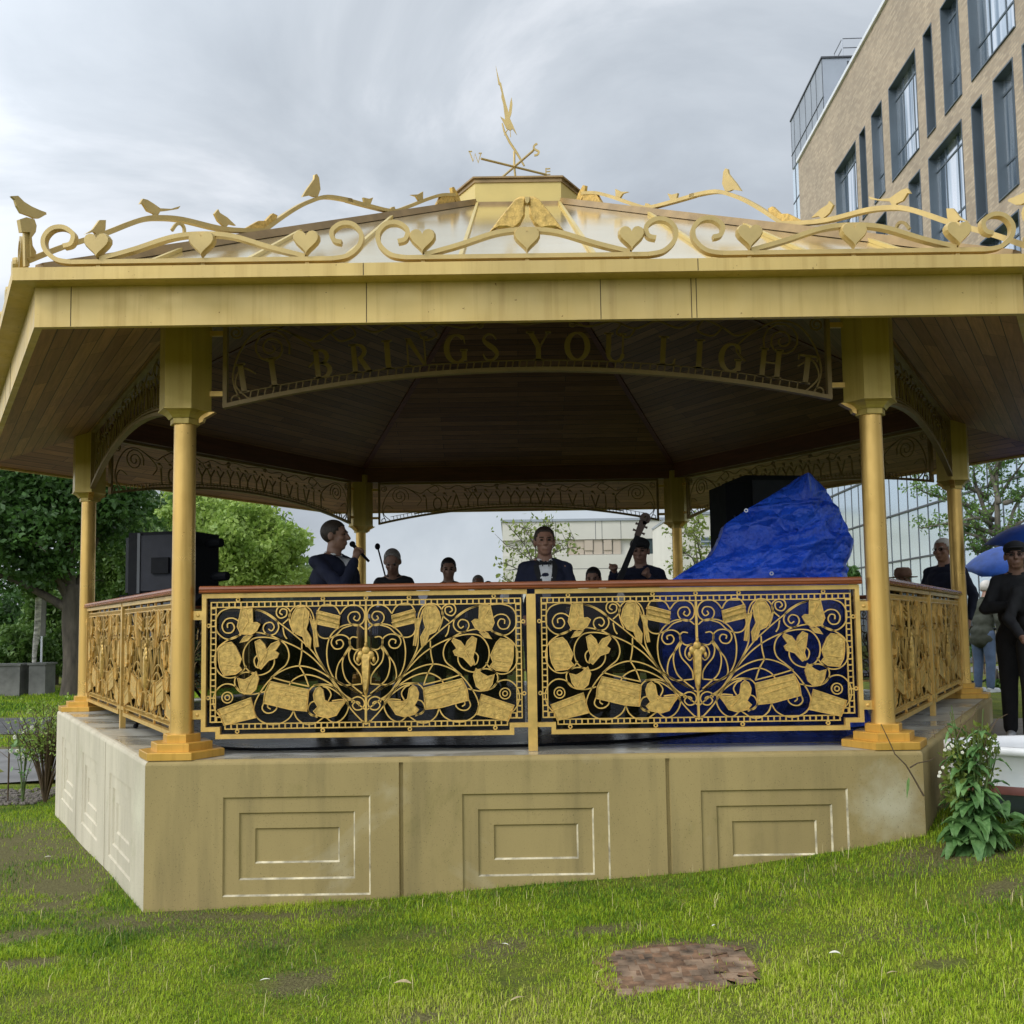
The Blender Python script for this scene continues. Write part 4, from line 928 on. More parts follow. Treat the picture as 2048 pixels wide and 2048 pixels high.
bush('broadleaf_tree',455,985,1215,44,290,42000,.20,'leaf_light','tall rounded pale green tree behind the left loudspeaker','tree',G,3,th=3,tr=.25)
bush('broadleaf_tree',345,975,1215,50,260,26000,.22,'leaf_far','olive green tree seen between the left column and the pale tree','tree',G,4,th=3,tr=.25)
bush('broadleaf_tree',250,1020,1230,38,210,26000,.18,'leaf_mid','bushy mid green tree behind the left side column','tree',G,5,th=2.4,tr=.2)
bush('broadleaf_tree',575,1108,1240,62,110,8000,.26,'leaf_far','small distant tree low over the handrail behind the singer','tree',G,6,th=2,tr=.15)
bush('broadleaf_tree',210,965,1150,40,170,16000,.18,'leaf_dark','dark leaning crown just right of the big trunk','tree',G,16,th=3,tr=.2)
bush('shrub',40,1240,1345,35,120,12000,.14,'leaf_mid','rounded green shrub behind the long grey block','shrub',None,7)
bush('shrub',105,1150,1350,38,150,12000,.16,'leaf_mid','green shrub between the white trunk and the big tree','shrub',None,8)
bush('shrub',185,1240,1375,34,70,7000,.14,'leaf_light','light green shrub at the foot of the left side column','shrub',None,9)
bush('hedge',-30,1130,1370,46,330,16000,.22,'leaf_dark','dark hedge closing the view behind the grey blocks','hedge',None,10,ext=8)
bush('hedge',330,1160,1260,52,420,22000,.24,'leaf_mid','long low hedge behind the left part of the railing','hedge',None,19,ext=9)
# white trunk and grey blocks
d=33.; x=X(65,d); y=d+CAM[1]; z=h(x,y); e=empty('birch_tree',(x,y,z),0,'thin white barked tree stem rising between the grey blocks','tree')
mb=MB(); zt=Zp(1172,d,65)-z; mb.tube(cr([(0,0,-.1),(-.05,0,zt*.35),(0.02,0,zt*.6),(.05,0,zt)],5),[.06,.06,.065,.065,.07,.07,.08,.08,.1,.1,.1,.1,.1,.1,.1,.1],8); mb.build('trunk',M['birch'],e,smooth='all')
leaves('crown',[((0,0,zt+.25),(.7,.7,.5))],1200,.15,M['leaf_mid'],e,3)
for (u0,u1,v0,lab) in ((-60,47,1318,'long low grey rendered block at the left edge'),(60,97,1317,'short square grey rendered pillar beside the white trunk')):
    d=32.; x=X((u0+u1)/2,d); y=d+CAM[1]; w=(u1-u0)/FPX*d/2; z=h(x,y); zt=Zp(v0,d,30)
    e=empty('low_wall' if u0<0 else 'gate_pillar',(x,y,z),0,lab,'wall' if u0<0 else 'pillar'); mb=MB(); mb.box(-w+.04,w-.04,-.35,.35,-.2,zt-z-.06,0); mb.build('block',M['render_grey'],e); mb=MB(); mb.box(-w,w,-.4,.4,zt-z-.06,zt-z); mb.build('coping',M['render_grey'],e)
e=empty('sign_board',(X(76,34.),34+CAM[1],h(X(76,34.),23.)),0,'tall narrow grey board standing behind the white stem','board'); mb=MB(); mb.box(-.1,.12,-.03,.03,Zp(1265,34.,76)+1.16,Zp(1190,34.,76)+1.16); mb.build('panel',M['render_grey'],e); mb=MB(); mb.box(-.03,.03,-.02,.02,0,Zp(1265,34.,76)+1.16); mb.build('post',M['steel'],e)
# gravel bed and bare shrub by the plinth
def bed():
    mb=MB(); rr=random.Random(8)
    for k in range(900):
        x=rr.uniform(-8.6,-5.6); y=rr.uniform(.9,2.0); r=rr.uniform(.02,.055); mb.ell((x,y,h(x,y)+r*.3),(r,r*rr.uniform(.6,1),r*.6),6,4)
    return mb.build('gravel_bed',M['gravel'])
tag(bed(),'strip of dark gravel edging the pale path on the left','gravel',kind='stuff')
def twiggy(name,x,y,H,W,n,label,cat,mat='twig',leaf=None,seed=1,flowers=0,ls=.035,nl=600):
    e=empty(name,(x,y,h(x,y)),0,label,cat); rr=random.Random(seed); mb=MB(); tips=[]
    for k in range(n):
        a=rr.uniform(0,2*PI); b=rr.uniform(.1,1)*W; T=Vector((cos(a)*b,sin(a)*b,H*rr.uniform(.6,1))); m_=Vector((T.x*.35,T.y*.35,T.z*.55)); mb.tube(cr([(0,0,-.03),m_,T],4),[.009,.008,.008,.007,.006,.005,.004,.003,.002],5)
        for _ in range(4):
            q=m_.lerp(T,rr.random()); w=Vector((rr.uniform(-1,1),rr.uniform(-1,1),rr.uniform(.1,1.2)))*H*.16; mb.tube([q,q+w*.6,q+w],[.004,.003,.0015],4); tips.append(q+w); tips.append(q+w*.5)
    mb.build('branch',M[mat],e)
    if leaf:
        P=np.array([tuple(p) for p in tips]); blobs=[(tuple(p),ls*2.2) for p in tips]; leaves('foliage',blobs,nl,ls,M[leaf],e,seed,gap=1.2,shell=.6)
    for k in range(flowers):
        fb=MB(); c=Vector(rr.choice(tips)); 
        for j in range(6):
            a=j*PI/3; fb.ell((c.x+.016*cos(a),c.y+.006,c.z+.016*sin(a)),(.013,.006,.013),6,4)
        fb.build('flower',M['petal'],e)
    return e
twiggy('bare_shrub',-5.52,.95,1.10,.40,60,'brown half bare shrub leaning on the far left corner of the plinth','shrub','twig','leaf_light',4,0,.035,1600)
twiggy('flowering_plant',-5.80,1.0,.88,.10,8,'slender plant with a cluster of white flowers beside the brown shrub','plant','stem','weed',5,9,.05,120)
twiggy('flowering_plant',-6.02,1.1,.98,.05,2,'single dark dry stalk with a seed head in front of the path','plant','twig',None,6)
# big weed at the right corner
def weed():
    x0,y0=2.61,-4.74; e=empty('weed_plant',(x0,y0,h(x0,y0)),0,'tall leafy weed with broad leaves and dry stalks at the right corner of the plinth','plant'); rr=random.Random(12)
    st=MB(); lf=MB()
    def leaf(p,d,l,w,droop):
        d=Vector(d).normalized(); side=d.cross(Vector((0,0,1))).normalized(); n=8; vs=[]
        for i in range(n):
            t=i/(n-1); c=Vector(p)+d*l*t+Vector((0,0,-droop*l*t*t)); ww=w*(sin(PI*min(.99,t**.8*.95+.03)))**.9/2
            for s in (-1,-.5,0,.5,1): vs.append(c+side*ww*s+Vector((0,0,abs(s)*ww*.45+.006*sin(t*14+s*3))))
        lf.add(vs,[(5*i+k,5*i+5+k,5*i+6+k,5*i+1+k) for i in range(n-1) for k in range(4)])
    for k in range(16):
        a=rr.uniform(0,2*PI); T=Vector((cos(a)*rr.uniform(.03,.19),sin(a)*.12-.03,rr.uniform(.45,.86))); m_=Vector((T.x*.5,T.y*.5,T.z*.5)); P=cr([(T.x*.15,0,-.03),m_,T],5); st.tube(P,[.009-.0006*i for i in range(len(P))],6)
        for j in range(11):
            t=rr.uniform(.08,.9); q=Vector(P[int(t*(len(P)-1))]); b=rr.uniform(0,2*PI); s=(1.25-t)
            leaf(q,(cos(b),sin(b)*.8-.2,rr.uniform(.0,.7)),rr.uniform(.15,.24)*s,rr.uniform(.07,.12)*s,rr.uniform(.4,1.1))
    for k in range(18):
        b=rr.uniform(PI,2*PI); leaf((rr.uniform(-.18,.2),rr.uniform(-.1,.05),.03+rr.random()*.2),(cos(b),sin(b)*.5,rr.uniform(.1,.7)),rr.uniform(.18,.28),rr.uniform(.09,.13),rr.uniform(.4,.9))
    st.build('stem',M['stem'],e); lf.build('leaf_mass',M['weed'],e,smooth='all')
    leaves('fine_foliage',[((-.06,-.02,.54),(.12,.08,.15)),((.06,0,.62),(.12,.07,.13)),((.0,0,.44),(.15,.10,.13)),((-.12,-.03,.36),(.1,.08,.12))],1300,.030,M['leaf_young'],e,5,gap=.9)
    tw=MB(); y=y0-.08
    def wp(u,v): p=at(u,v,y); return (p[0]-x0,p[1]-y0,p[2]-h(x0,y0))
    for P,r in (([(1848,1592),(1830,1560),(1812,1530),(1790,1508),(1775,1475),(1762,1448)],.006),([(1990,1590),(1975,1555),(1960,1520),(1975,1470),(1995,1438),(2015,1428)],.004),([(1905,1480),(1897,1462),(1889,1450)],.004),([(1912,1480),(1925,1450),(1945,1432),(1958,1408)],.004),([(1820,1535),(1835,1526),(1860,1521),(1870,1515)],.005),([(1975,1560),(1980,1580),(1986,1596)],.003),([(1903,1448),(1905,1425)],.003),([(1920,1445),(1925,1422)],.003),([(1945,1470),(1930,1460),(1922,1448)],.004),([(1870,1475),(1866,1458)],.003),([(1970,1500),(1978,1540),(1979,1575)],.003)):
        tw.tube([wp(*q) for q in P],[r*(1-.6*i/(len(P)-1)) for i in range(len(P))],5)
    tw.build('dry_stalk',M['twig'],e)
    l2=MB(); lf=l2; p=wp(1818,1555); leaf(p,(-.15,0,-1),.12,.045,0); l2.build('hanging_leaf',M['weed'],e,smooth='all')
    wf_=MB()
    for u,v in ((1897,1495),(1905,1492),(1886,1535),(1880,1545),(1878,1552),(1890,1500),(1925,1505)):
        q=wp(u,v)
        for j in range(5): wf_.ell((q[0]+.006*cos(j*1.26),q[1],q[2]+.006*sin(j*1.26)),(.005,.003,.005),6,4)
    wf_.build('flower',M['petal'],e)
weed()
# young trees behind
def young(u,d,H0,seed,label,pts,leafn,group='young trees behind the bandstand',leaf='leaf_young',ls=.085,tr=.05,base=None):
    x=X(u,d); y=d+CAM[1]; z=h(x,y); e=empty('young_tree',(x,y,z),0,label,'tree',group); rr=random.Random(seed); mb=MB(); tips=[]
    top=(X(H0[0],d)-x,0,Zp(H0[1],d,H0[0])-z); mb.tube(cr([(0,0,-.1),(top[0]*.4,0,top[2]*.5),top],6),[tr*(1-.07*k) for k in range(13)],7)
    for P in pts:
        Q=[Vector((X(a,d)-x,rr.uniform(-.5,.5),Zp(b,d,a)-z)) for a,b in P]; C=cr(Q,5); mb.tube(C,[max(.006,tr*.45*(1-k/len(C))) for k in range(len(C))],6)
        for q in C[len(C)//4:]:
            q=Vector(q)
            for _ in range(2):
                w=Vector((rr.uniform(-1,1),rr.uniform(-1,1),rr.uniform(-.3,1)))*.28*d/22; mb.tube([q,q+w],[.008,.003],4); tips+=[q+w,q+w*.5]
    mb.build('trunk',M['bark_grey'],e,smooth='all'); leaves('crown',[(tuple(t),ls*2.0) for t in tips],leafn,ls,M[leaf],e,seed,gap=1.2,shell=.7); return e
young(1062,22.,(1062,1045),21,'young sparse tree with yellow green leaves behind the man in the bow tie',[[(1060,1130),(1040,1080),(1015,1050)],[(1060,1120),(1035,1095),(1003,1083)],[(1062,1150),(1030,1130),(1000,1118)],[(1062,1160),(1020,1165),(1000,1150)],[(1065,1110),(1095,1085),(1140,1068)],[(1066,1125),(1100,1100),(1142,1085)],[(1062,1090),(1045,1060),(1040,1042)],[(1062,1080),(1080,1055),(1095,1042)]],750)
young(1400,23.,(1380,1050),22,'young sparse tree behind the rear right column',[[(1395,1150),(1370,1110),(1345,1100)],[(1395,1120),(1375,1070),(1350,1055)],[(1398,1140),(1420,1095),(1432,1085)],[(1390,1090),(1385,1050),(1392,1035)],[(1398,1160),(1360,1150),(1340,1135)],[(1398,1160),(1425,1130),(1440,1120)]],900)
e=young(1985,25.,(1996,900),23,'large sparse leafed tree at the right edge with bare forking branches',[[(1985,1090),(1950,1010),(1925,985)],[(1988,1050),(1965,960),(1940,930)],[(1990,1000),(1985,930),(1975,880)],[(1992,1070),(2030,1000),(2060,960)],[(1992,1020),(2030,960),(2050,900)],[(1986,1080),(1940,1065),(1905,1050)],[(1986,1085),(1950,1095),(1925,1075)],[(1988,1040),(1935,1030),(1880,1045)],[(1990,980),(1940,960),(1900,965)],[(1994,960),(2010,920),(2040,880)],[(1992,1060),(2020,1040),(2060,1030)],[(1988,1060),(1900,1040),(1830,1050)],[(1990,1030),(1920,1000),(1870,975),(1810,968)],[(1996,940),(1985,900),(1960,870)],[(1996,1000),(2050,980),(2090,930)]],5200,None,'leaf_mid',.075,.16)
bush('shrub',1975,1352,1378,16.,46,900,.06,'leaf_mid','low green shrub on the grass behind the right column','shrub',None,31,tr=.02)
bush('conifer',1692,1118,1160,24.,34,1500,.08,'leaf_dark','small dark conifer beyond the blue tarpaulin','tree',None,32,tr=.03)
bush('hedge',2010,1210,1300,26.,190,9000,.12,'leaf_dark','clipped dark hedge behind the people on the right','hedge',None,33,ext=7)
# ================================================================= BUILDINGS
def brickmat():
    m,t,b=nt('buff_brick'); tc=t.nodes.new('ShaderNodeTexCoord'); sp=t.nodes.new('ShaderNodeSeparateXYZ'); cb=t.nodes.new('ShaderNodeCombineXYZ'); L(t,tc.outputs['Object'],sp.inputs[0]); L(t,sp.outputs[0],cb.inputs[0]); L(t,sp.outputs[2],cb.inputs[1])
    br=N(t,'ShaderNodeTexBrick',Scale=1.); br.inputs['Color1'].default_value=(.48,.385,.275,1); br.inputs['Color2'].default_value=(.34,.265,.19,1); br.inputs['Mortar'].default_value=(.33,.28,.22,1)
    br.inputs['Mortar Size'].default_value=.012; br.inputs['Brick Width'].default_value=.30; br.inputs['Row Height'].default_value=.10; L(t,cb.outputs[0],br.inputs['Vector'])
    c=mixc(t,1.,br.outputs['Color'],ramp(t,noise(t,mapping(t),.5,5),[(.3,(.82,.82,.82)),(.7,(1.1,1.08,1.05))]),'MULTIPLY'); L(t,c,b.inputs['Base Color']); b.inputs['Roughness'].default_value=.85
    bump(t,b,br.outputs['Fac'],-.4,.02); return m
M['brick']=brickmat()
M['reveal']=simple('blue_grey_reveal',(.085,.11,.135),.5,.2,.08,1,.02); M['cladding']=simple('grey_metal_cladding',(.33,.36,.40),.4,.4,.06,.6,.02); M['clad_dark']=simple('dark_grey_trim',(.07,.075,.085),.5,.3,.1,1,.02)
M['coping']=simple('white_coping',(.75,.76,.78),.4,.2,.05,1,.02)
def glassm(name,col,rough,metal=.9):
    m,t,b=nt(name); b.inputs['Base Color'].default_value=(*col,1); b.inputs['Roughness'].default_value=rough; b.inputs['Metallic'].default_value=metal
    bump(t,b,noise(t,mapping(t,(.35,.35,.12)),1,3),.12,.08); return m
M['winglass']=glassm('window_glass',(.62,.70,.78),.10)
t=M['winglass'].node_tree; L(t,ramp(t,noise(t,mapping(t,(1.6,.1,.08)),1.4,2),[(.42,(.30,.38,.46)),(.50,(.66,.74,.82)),(.60,(.86,.90,.95))]),t.nodes['Principled BSDF'].inputs['Base Color']); M['curtain']=glassm('curtain_wall_glass',(.80,.92,1.0),.16); M['curtain'].node_tree.nodes['Bump'].inputs['Strength'].default_value=.03; M['pane_dark']=glassm('dark_window_glass',(.07,.10,.11),.06,.4)
# facade frame: plane through P0, running along D towards the camera
XF=lambda d: .2997*50-.0326*(50-d)
P0=np.array((CAM[0]+.2997*50,CAM[1]+50,0)); Dv=np.array((-.0326,-1,0)); Dv/=np.linalg.norm(Dv); Nf=np.array((Dv[1],-Dv[0],0))   # Nf points to the viewer side (-x)
def fz(zx,zy): # survey the facade: distance along it and height
    p=atp(1348+zx/2.76,zy/2.76,P0,Nf); return float((p-P0)@Dv), float(p[2])
ob=empty('office_building',(P0[0],P0[1],0),math.atan2(Dv[1],Dv[0]),'tall buff brick office building with deep blue grey window recesses on the right','building')
# local frame: x along the facade towards the camera, local y: rotate -> check inward side
rz=math.atan2(Dv[1],Dv[0]); INY=1 if (np.array((-sin(rz),cos(rz)))@np.array((1,0)))>0 else -1   # local +y direction towards +x world?
S1=34.; 
def rowz(zx,zt,zb): return fz(zx,zt)[1],fz(zx,zb)[1]
r1t,r1b=rowz(1183,492,1031); r1t=fz(1183,492)[1]; r1b=fz(1200,1018)[1]
r2t=fz(1403,878)[1]; r2b=fz(1788,1128)[1]
r3t=fz(1690,1340)[1]; roofz=fz(745,790)[1]
print('rows',r1t,r1b,r2t,r2b,r3t,roofz)
def ss(zx,zy): return fz(zx,zy)[0]
R1=[(ss(888,940),ss(1003,790)),(ss(1022,740),ss(1055,693)),(ss(1088,638),ss(1146,552)),(ss(1183,492),ss(1331,272)),(ss(1373,205),ss(1421,135)),(ss(1468,60),ss(1562,-80)),(ss(1612,-158),ss(1850,-520))]
R2=[(ss(1295,1005),ss(1359,935)),(ss(1403,878),ss(1588,658)),(ss(1640,598),ss(1700,528)),(ss(1760,455),ss(1870,322)),(ss(1920,263),ss(2130,12))]
# the lower rows carry on behind the cresting towards the far corner
R2=[(a-(R2[0][0]-R1[0][0])*0,b) for a,b in R2]
k=R2[0][0]; R2=[(R1[0][0],R1[0][1]),(R1[2][0],R1[2][1])]+[q for q in R2] if k>R1[2][1]+.3 else R2
R3=[(ss(1690,1340),ss(1905,1157)),(ss(1960,1110),ss(2030,1050)),(ss(2100,990),ss(2300,820))]
R3=[(R1[0][0],R1[0][1])]+[(R1[3][0],R1[3][1])]+[q for q in R3 if q[0]>R1[3][1]+.3]
r3b=max(8.6,r3t-4.2)
print(R1,R2,R3,r3b)
bw=MB(); T=.30*INY
def yb(a,b): return (min(a,b),max(a,b))
def wallbox(a,b,z0,z1):
    y0,y1=yb(0,T); bw.box(a,b,y0,y1,z0,z1)
bands=[(r1b,r1t,R1),(r2b,r2t,R2),(r3b,r3t,R3)]
zz=[(r1t,roofz),(r2t,r1b),(r3t,r2b),(8.0,r3b)]
for z0,z1 in zz: wallbox(0,S1,z0,z1)
for z0,z1,Wn in bands:
    x=0
    for a,b in Wn:
        if a>x: wallbox(x,a,z0,z1)
        x=b
    wallbox(x,S1,z0,z1)
y0,y1=yb(T*1.0+.001*INY,12*INY); 
bw.build('brick_wall',M['brick'],ob)
cb=MB(); cb.box(0.02,S1,*yb(T+.02*INY,14*INY),0,roofz-.05); cb.build('building_core',M['clad_dark'],ob)
for z0,z1,Wn in bands:
    for a,b in Wn:
        w=MB(); q=yb(T*.86,T*.98); w.box(a,b,q[0],q[1],z0,z1); wo=w.build('window',M['winglass'] if b-a>1.0 else M['reveal'],ob)
        f=MB(); t_=.05; i0,i1=yb(-.015*INY,T*.95)
        f.box(a+.001,a+.06,i0,i1,z0,z1); f.box(b-.04,b-.001,i0,i1,z0,z1); f.box(a+.06,b-.04,i0,i1,z1-.05,z1-.001); f.box(a+.06,b-.04,*yb(-.05*INY,T*.95),z0+.001,z0+.04)
        if b-a>1.0:
            m0,m1=yb(T*.80,T*.87); W=b-a
            for u in (.30,.65) if W>2 else (.5,): f.box(a+W*u-.025,a+W*u+.025,m0,m1,z0+.04,z1-.05)
            for u in (.30,.86): f.box(a+.06,b-.04,m0-.005,m1+.005,z0+(z1-z0)*u-.03,z0+(z1-z0)*u+.03)
        f.build('window_frame',M['reveal'],wo)
c=MB(); c.box(-.05,S1,*yb(-.10*INY,.6*INY),roofz,roofz+.16); c.build('roof_coping',M['coping'],ob)
# corner strip of cladding and the plant storey
c=MB(); c.box(-1.15,-.001,*yb(0,8*INY),0,roofz); 
c.build('corner_glazing',M['curtain'],ob)
c=MB(); 
for z in np.arange(2,roofz,3.4): c.box(-1.16,0.0,*yb(-.02*INY,.02*INY),z,z+.06)
c.box(-.60,-.56,*yb(-.02*INY,.02*INY),0,roofz); c.build('glazing_bar',M['clad_dark'],ob)
zp=roofz+2.75; c=MB(); c.box(-1.15,4.8,*yb(.0,7*INY),roofz+.161,zp); po=c.build('plant_storey',M['cladding'],ob)
c=MB(); 
for s in (-1.12,-.5,.6,1.7,2.8,3.7,4.78): c.box(s-.02,s+.02,*yb(-.012*INY,.01*INY),roofz+.17,zp)
for y in (1.2,2.0,3.5): c.box(4.8,4.812,*yb((y-.05)*INY,(y+.05)*INY),roofz+.17,zp-.15)
c.box(-1.2,4.86,*yb(-.05*INY,7*INY),zp,zp+.08); c.box(-1.2,4.86,*yb(-.03*INY,.0),roofz+.9,roofz+.93); c.build('panel_joint',M['clad_dark'],po)
c=MB(); 
for s in (3.4,4.7): 
    for y in (1.0,4.2): c.tube([(s,y*INY,zp),(s,y*INY,zp+1.0)],.03,6)
for z in (.55,1.0): c.tube([(4.7,1.0*INY,zp+z),(4.7,4.2*INY,zp+z)],.025,6); c.tube([(3.4,1*INY,zp+z),(4.7,1*INY,zp+z)],.025,6)
c.build('roof_guard_rail',M['steel'],po)
# curtain wall of the lower storeys
c=MB(); c.box(0,S1,*yb(-.02*INY,.5*INY),-.5,7.98); cw=c.build('curtain_wall',M['curtain'],ob)
c=MB(); s=0
while s<S1: c.box(s-.013,s+.013,*yb(-.04*INY,-.02*INY),-.5,7.98); s+=.95
for z in (1.25,3.0,4.75,6.5): c.box(0,S1,*yb(-.09*INY,-.02*INY),z-.03,z+.03)
c.build('mullion_grid',M['clad_dark'],cw)
# cream building behind
d=75.; YB=d+CAM[1]; x0=X(996,d); x1=X(1352,d); z1=Zp(1036,d,1000)
wb=empty('cream_building',(x0,YB,0),0,'long cream rendered building with a band of beige and dark panels behind the musicians','building')
M['cream']=simple('cream_render',(.60,.58,.52),.8,0,.05,.3,.02); M['beige']=simple('beige_panel',(.50,.42,.34),.7,0,.05,.3,.02)
def lx(u,dd=d): return X(u,dd)-x0
def lz(v,dd=d,u=1200): return Zp(v,dd,u)
za,zb_=lz(1101),lz(1070)
c=MB(); c.box(0,x1-x0,0,12,zb_,z1); c.box(0,x1-x0,0,12,-1,za); c.box(0,x1-x0,.35,12,za,zb_); c.build('wall',M['cream'],wb)
c=MB(); c.box(-.1,x1-x0+.05,-.12,12,z1,z1+.18); c.build('roof_edge',M['cladding'],wb)
for a,b_,mt in ((1127,1160,'beige'),(1160,1177,'beige'),(1178,1197,'beige'),(1199,1216,'beige'),(1217,1234,'beige'),(1097,1126,'cream'),(1279,1310,'pane_dark'),(1311,1338,'reveal')):
    c=MB(); c.box(lx(a)+.03,lx(b_)-.03,.10+.02*(a%3),.34,za+.03,zb_-.03); 
    o=c.build('window' if mt in('pane_dark','reveal') else 'facade_panel',M[mt],wb)
for a,b_ in ((1160,1177),(1199,1215)):
    c=MB(); c.box(lx(a),lx(b_),.06,.1,lz(1092),lz(1071)); c.build('facade_panel',M['beige'],wb)
c=MB()
for u in (1103,1183,1196,1234): c.box(lx(u)-.02,lx(u)+.02,-.004,.001,zb_,z1)
for v_ in (1129,): c.box(0,x1-x0,-.005,.001,lz(v_)-.02,lz(v_)+.02)
c.build('panel_joint',M['clad_dark'],wb)
d2=60.; x2=X(1345,d2); w2=empty('cream_building',(x2,d2+CAM[1],0),0,'nearer plain cream block with one wide window seen beside the black cabinet','building')
c=MB(); W2=X(1600,d2)-x2; c.box(0,W2,0,10,-1,Zp(1020,d2,1400)); c.build('wall',M['cream'],w2)
c=MB(); c.box(-.05,W2+.05,-.1,10,Zp(1020,d2,1400),Zp(1020,d2,1400)+.15); c.build('roof_edge',M['cladding'],w2)
c=MB(); c.box(X(1394,d2)-x2,X(1560,d2)-x2,-.03,.02,Zp(1083,d2,1400),Zp(1067,d2,1400)); wo=c.build('window',M['pane_dark'],w2)
c=MB(); a,b_=X(1394,d2)-x2,X(1560,d2)-x2; zz0,zz1=Zp(1083,d2,1400),Zp(1067,d2,1400)
for z in (zz0,zz1,(zz0+zz1)/2): c.box(a-.05,b_+.05,-.08,-.031,z-.04,z+.04)
c.build('window_frame',M['cladding'],wo)

# ================================================================= EQUIPMENT ON THE DECK
# left loudspeaker on a stand
sx,sy=X(338,9.13),-1.75
e=empty('loudspeaker',(sx,sy,0),R(-14),'bulky black loudspeaker cabinet on a stand behind the front left column','loudspeaker')
c=MB(); c.flat([(-.30,1.15),(.30,1.15),(.30,1.70),(-.30,1.70)],Fr((0,0,0)),.5); c.prism([(-.30,-.25),(-.30,.25),(-.39,.22),(-.39,-.16)],1.17,1.66); c.build('cabinet',M['black'],e)
c=MB(); c.box(-.17,.28,-.262,-.251,1.18,1.67); c.build('grille',M['grille'],e)
c=MB(); c.box(-.05,.12,-.285,-.263,1.33,1.47); c.build('badge_plate',M['black'],e)
c=MB(); c.box(-.20,-.172,-.27,-.251,1.16,1.69); c.build('edge_strip',M['clad_dark'],e)
c=MB(); c.flat([(-.45,1.15),(.40,1.15),(.30,1.05),(-.30,1.05)],Fr((0,0,0)),.35); c.tube([(0,0,.35),(0,0,1.06)],.022,8)
for k in range(3): a=2*PI*k/3+.3; c.tube([(0,0,.55),(.42*cos(a),.42*sin(a),.02)],.014,6); c.ell((.42*cos(a),.42*sin(a),.02),.022,8,5)
c.build('stand',M['black'],e)
for z,xx in ((1.60,.27),(1.30,.33)):
    c=MB(); c.tube([(xx-.05,0,z),(xx+.10,0,z)],.015,6); c.lathe([(.001,0),(.035,.0),(.04,.10),(.03,.12),(.001,.12)],(0,0,0),12); 
    c2=MB(); c2.tube([(xx+.06,-.02,z),(xx+.10,-.02,z),(xx+.22,-.03,z+.005)],[.03,.045,.04],10); c2.build('clamp_lamp',M['black'],e)
# right tall cabinet
e=empty('loudspeaker',(2.30,-.4,0),R(8),'tall black speaker stack rising behind the blue tarpaulin','loudspeaker')
c=MB(); c.box(-.10,.60,-.33,.35,.02,2.31); c.prism([(-.10,-.33),(-.10,.3),(-.26,.30),(-.26,-.20)],.05,2.24); c.build('cabinet',M['black'],e)
c=MB(); c.box(-.03,.57,-.345,-.331,1.22,2.26); c.build('grille',M['grille'],e)
c=MB(); c.tube([(-.20,-.27,1.50),(-.20,-.31,1.52),(-.20,-.31,1.88),(-.20,-.27,1.90)],.010,8); c.build('handle',M['steel'],e)
# tarpaulin: cloth shell draped over a hidden block, lofted through level outlines
yT=-2.75
LV=[ # z, left x, ridge x, right x, depth
 (.012,1.02,2.15,2.78,.95),(.05,1.00,2.15,2.75,.95),(.30,1.08,2.2,2.66,.9),(.60,1.06,2.25,2.64,.9),(.90,1.05,2.28,2.60,.9),(1.10,1.02,2.28,2.60,.9)]
def tx(u,v): p=at(u,v,yT-.3); return float(p[0]),float(p[2])
for L_,Rr,v in (((1366,1684,1148)),((1398,1690,1124)),((1428,1698,1108)),((1438,1702,1092)),((1448,1696,1068)),((1457,1688,1042)),((1500,1670,1012)),((1546,1648,985)),((1582,1630,962)),((1600,1610,947))):
    l,z=tx(L_,v); l=float(at(L_-6,v,yT-.08)[0]); r_=float(at(Rr+4,v,yT+.15)[0]); rid=float(at(min(1628,L_+(Rr-L_)*.72),v,yT-.35)[0]); rid=max(rid,l+.01); LV.append((z,l,rid,r_,.9*min(1,(r_-l)/1.0)+.05))
LV.sort(); n=64; vs=[]; rr=random.Random(4)
def interp(z):
    for a,b in zip(LV[:-1],LV[1:]):
        if a[0]<=z<=b[0]+1e-9: t=(z-a[0])/(b[0]-a[0]+1e-9); return [a[i]+(b[i]-a[i])*t for i in range(5)]
    return list(LV[-1])
NZ=150; SEG=22; n=8*SEG; ZL=list(np.linspace(LV[0][0],LV[-1][0]-.002,NZ)); vs=[]
rr=random.Random(21)
# crease lines: random straight folds in the front plane, mostly falling diagonally
CRS=[]
for k in range(120):
    cx=rr.uniform(1.0,3.2); cz=rr.uniform(.1,1.95); a=R(rr.choice((25,30,38,48,-35,-60,70,15)))+rr.uniform(-.3,.3); l_=rr.uniform(.12,.55); CRS.append((cx-cos(a)*l_/2,cz-sin(a)*l_/2,cx+cos(a)*l_/2,cz+sin(a)*l_/2,rr.uniform(.018,.055),rr.choice((-1,1,1))*rr.uniform(.012,.040)))
CR=np.array(CRS)
def crease(u,z):
    p=np.array((u,z)); A=CR[:,:2]; D=CR[:,2:4]-A; t_=np.clip(((p-A)*D).sum(1)/(D*D).sum(1),0,1); d=np.linalg.norm(p-(A+D*t_[:,None]),axis=1)
    return float((CR[:,5]*np.maximum(0,1-d/CR[:,4])*np.sin(np.pi*np.clip(t_,.04,.96))**.5).sum())
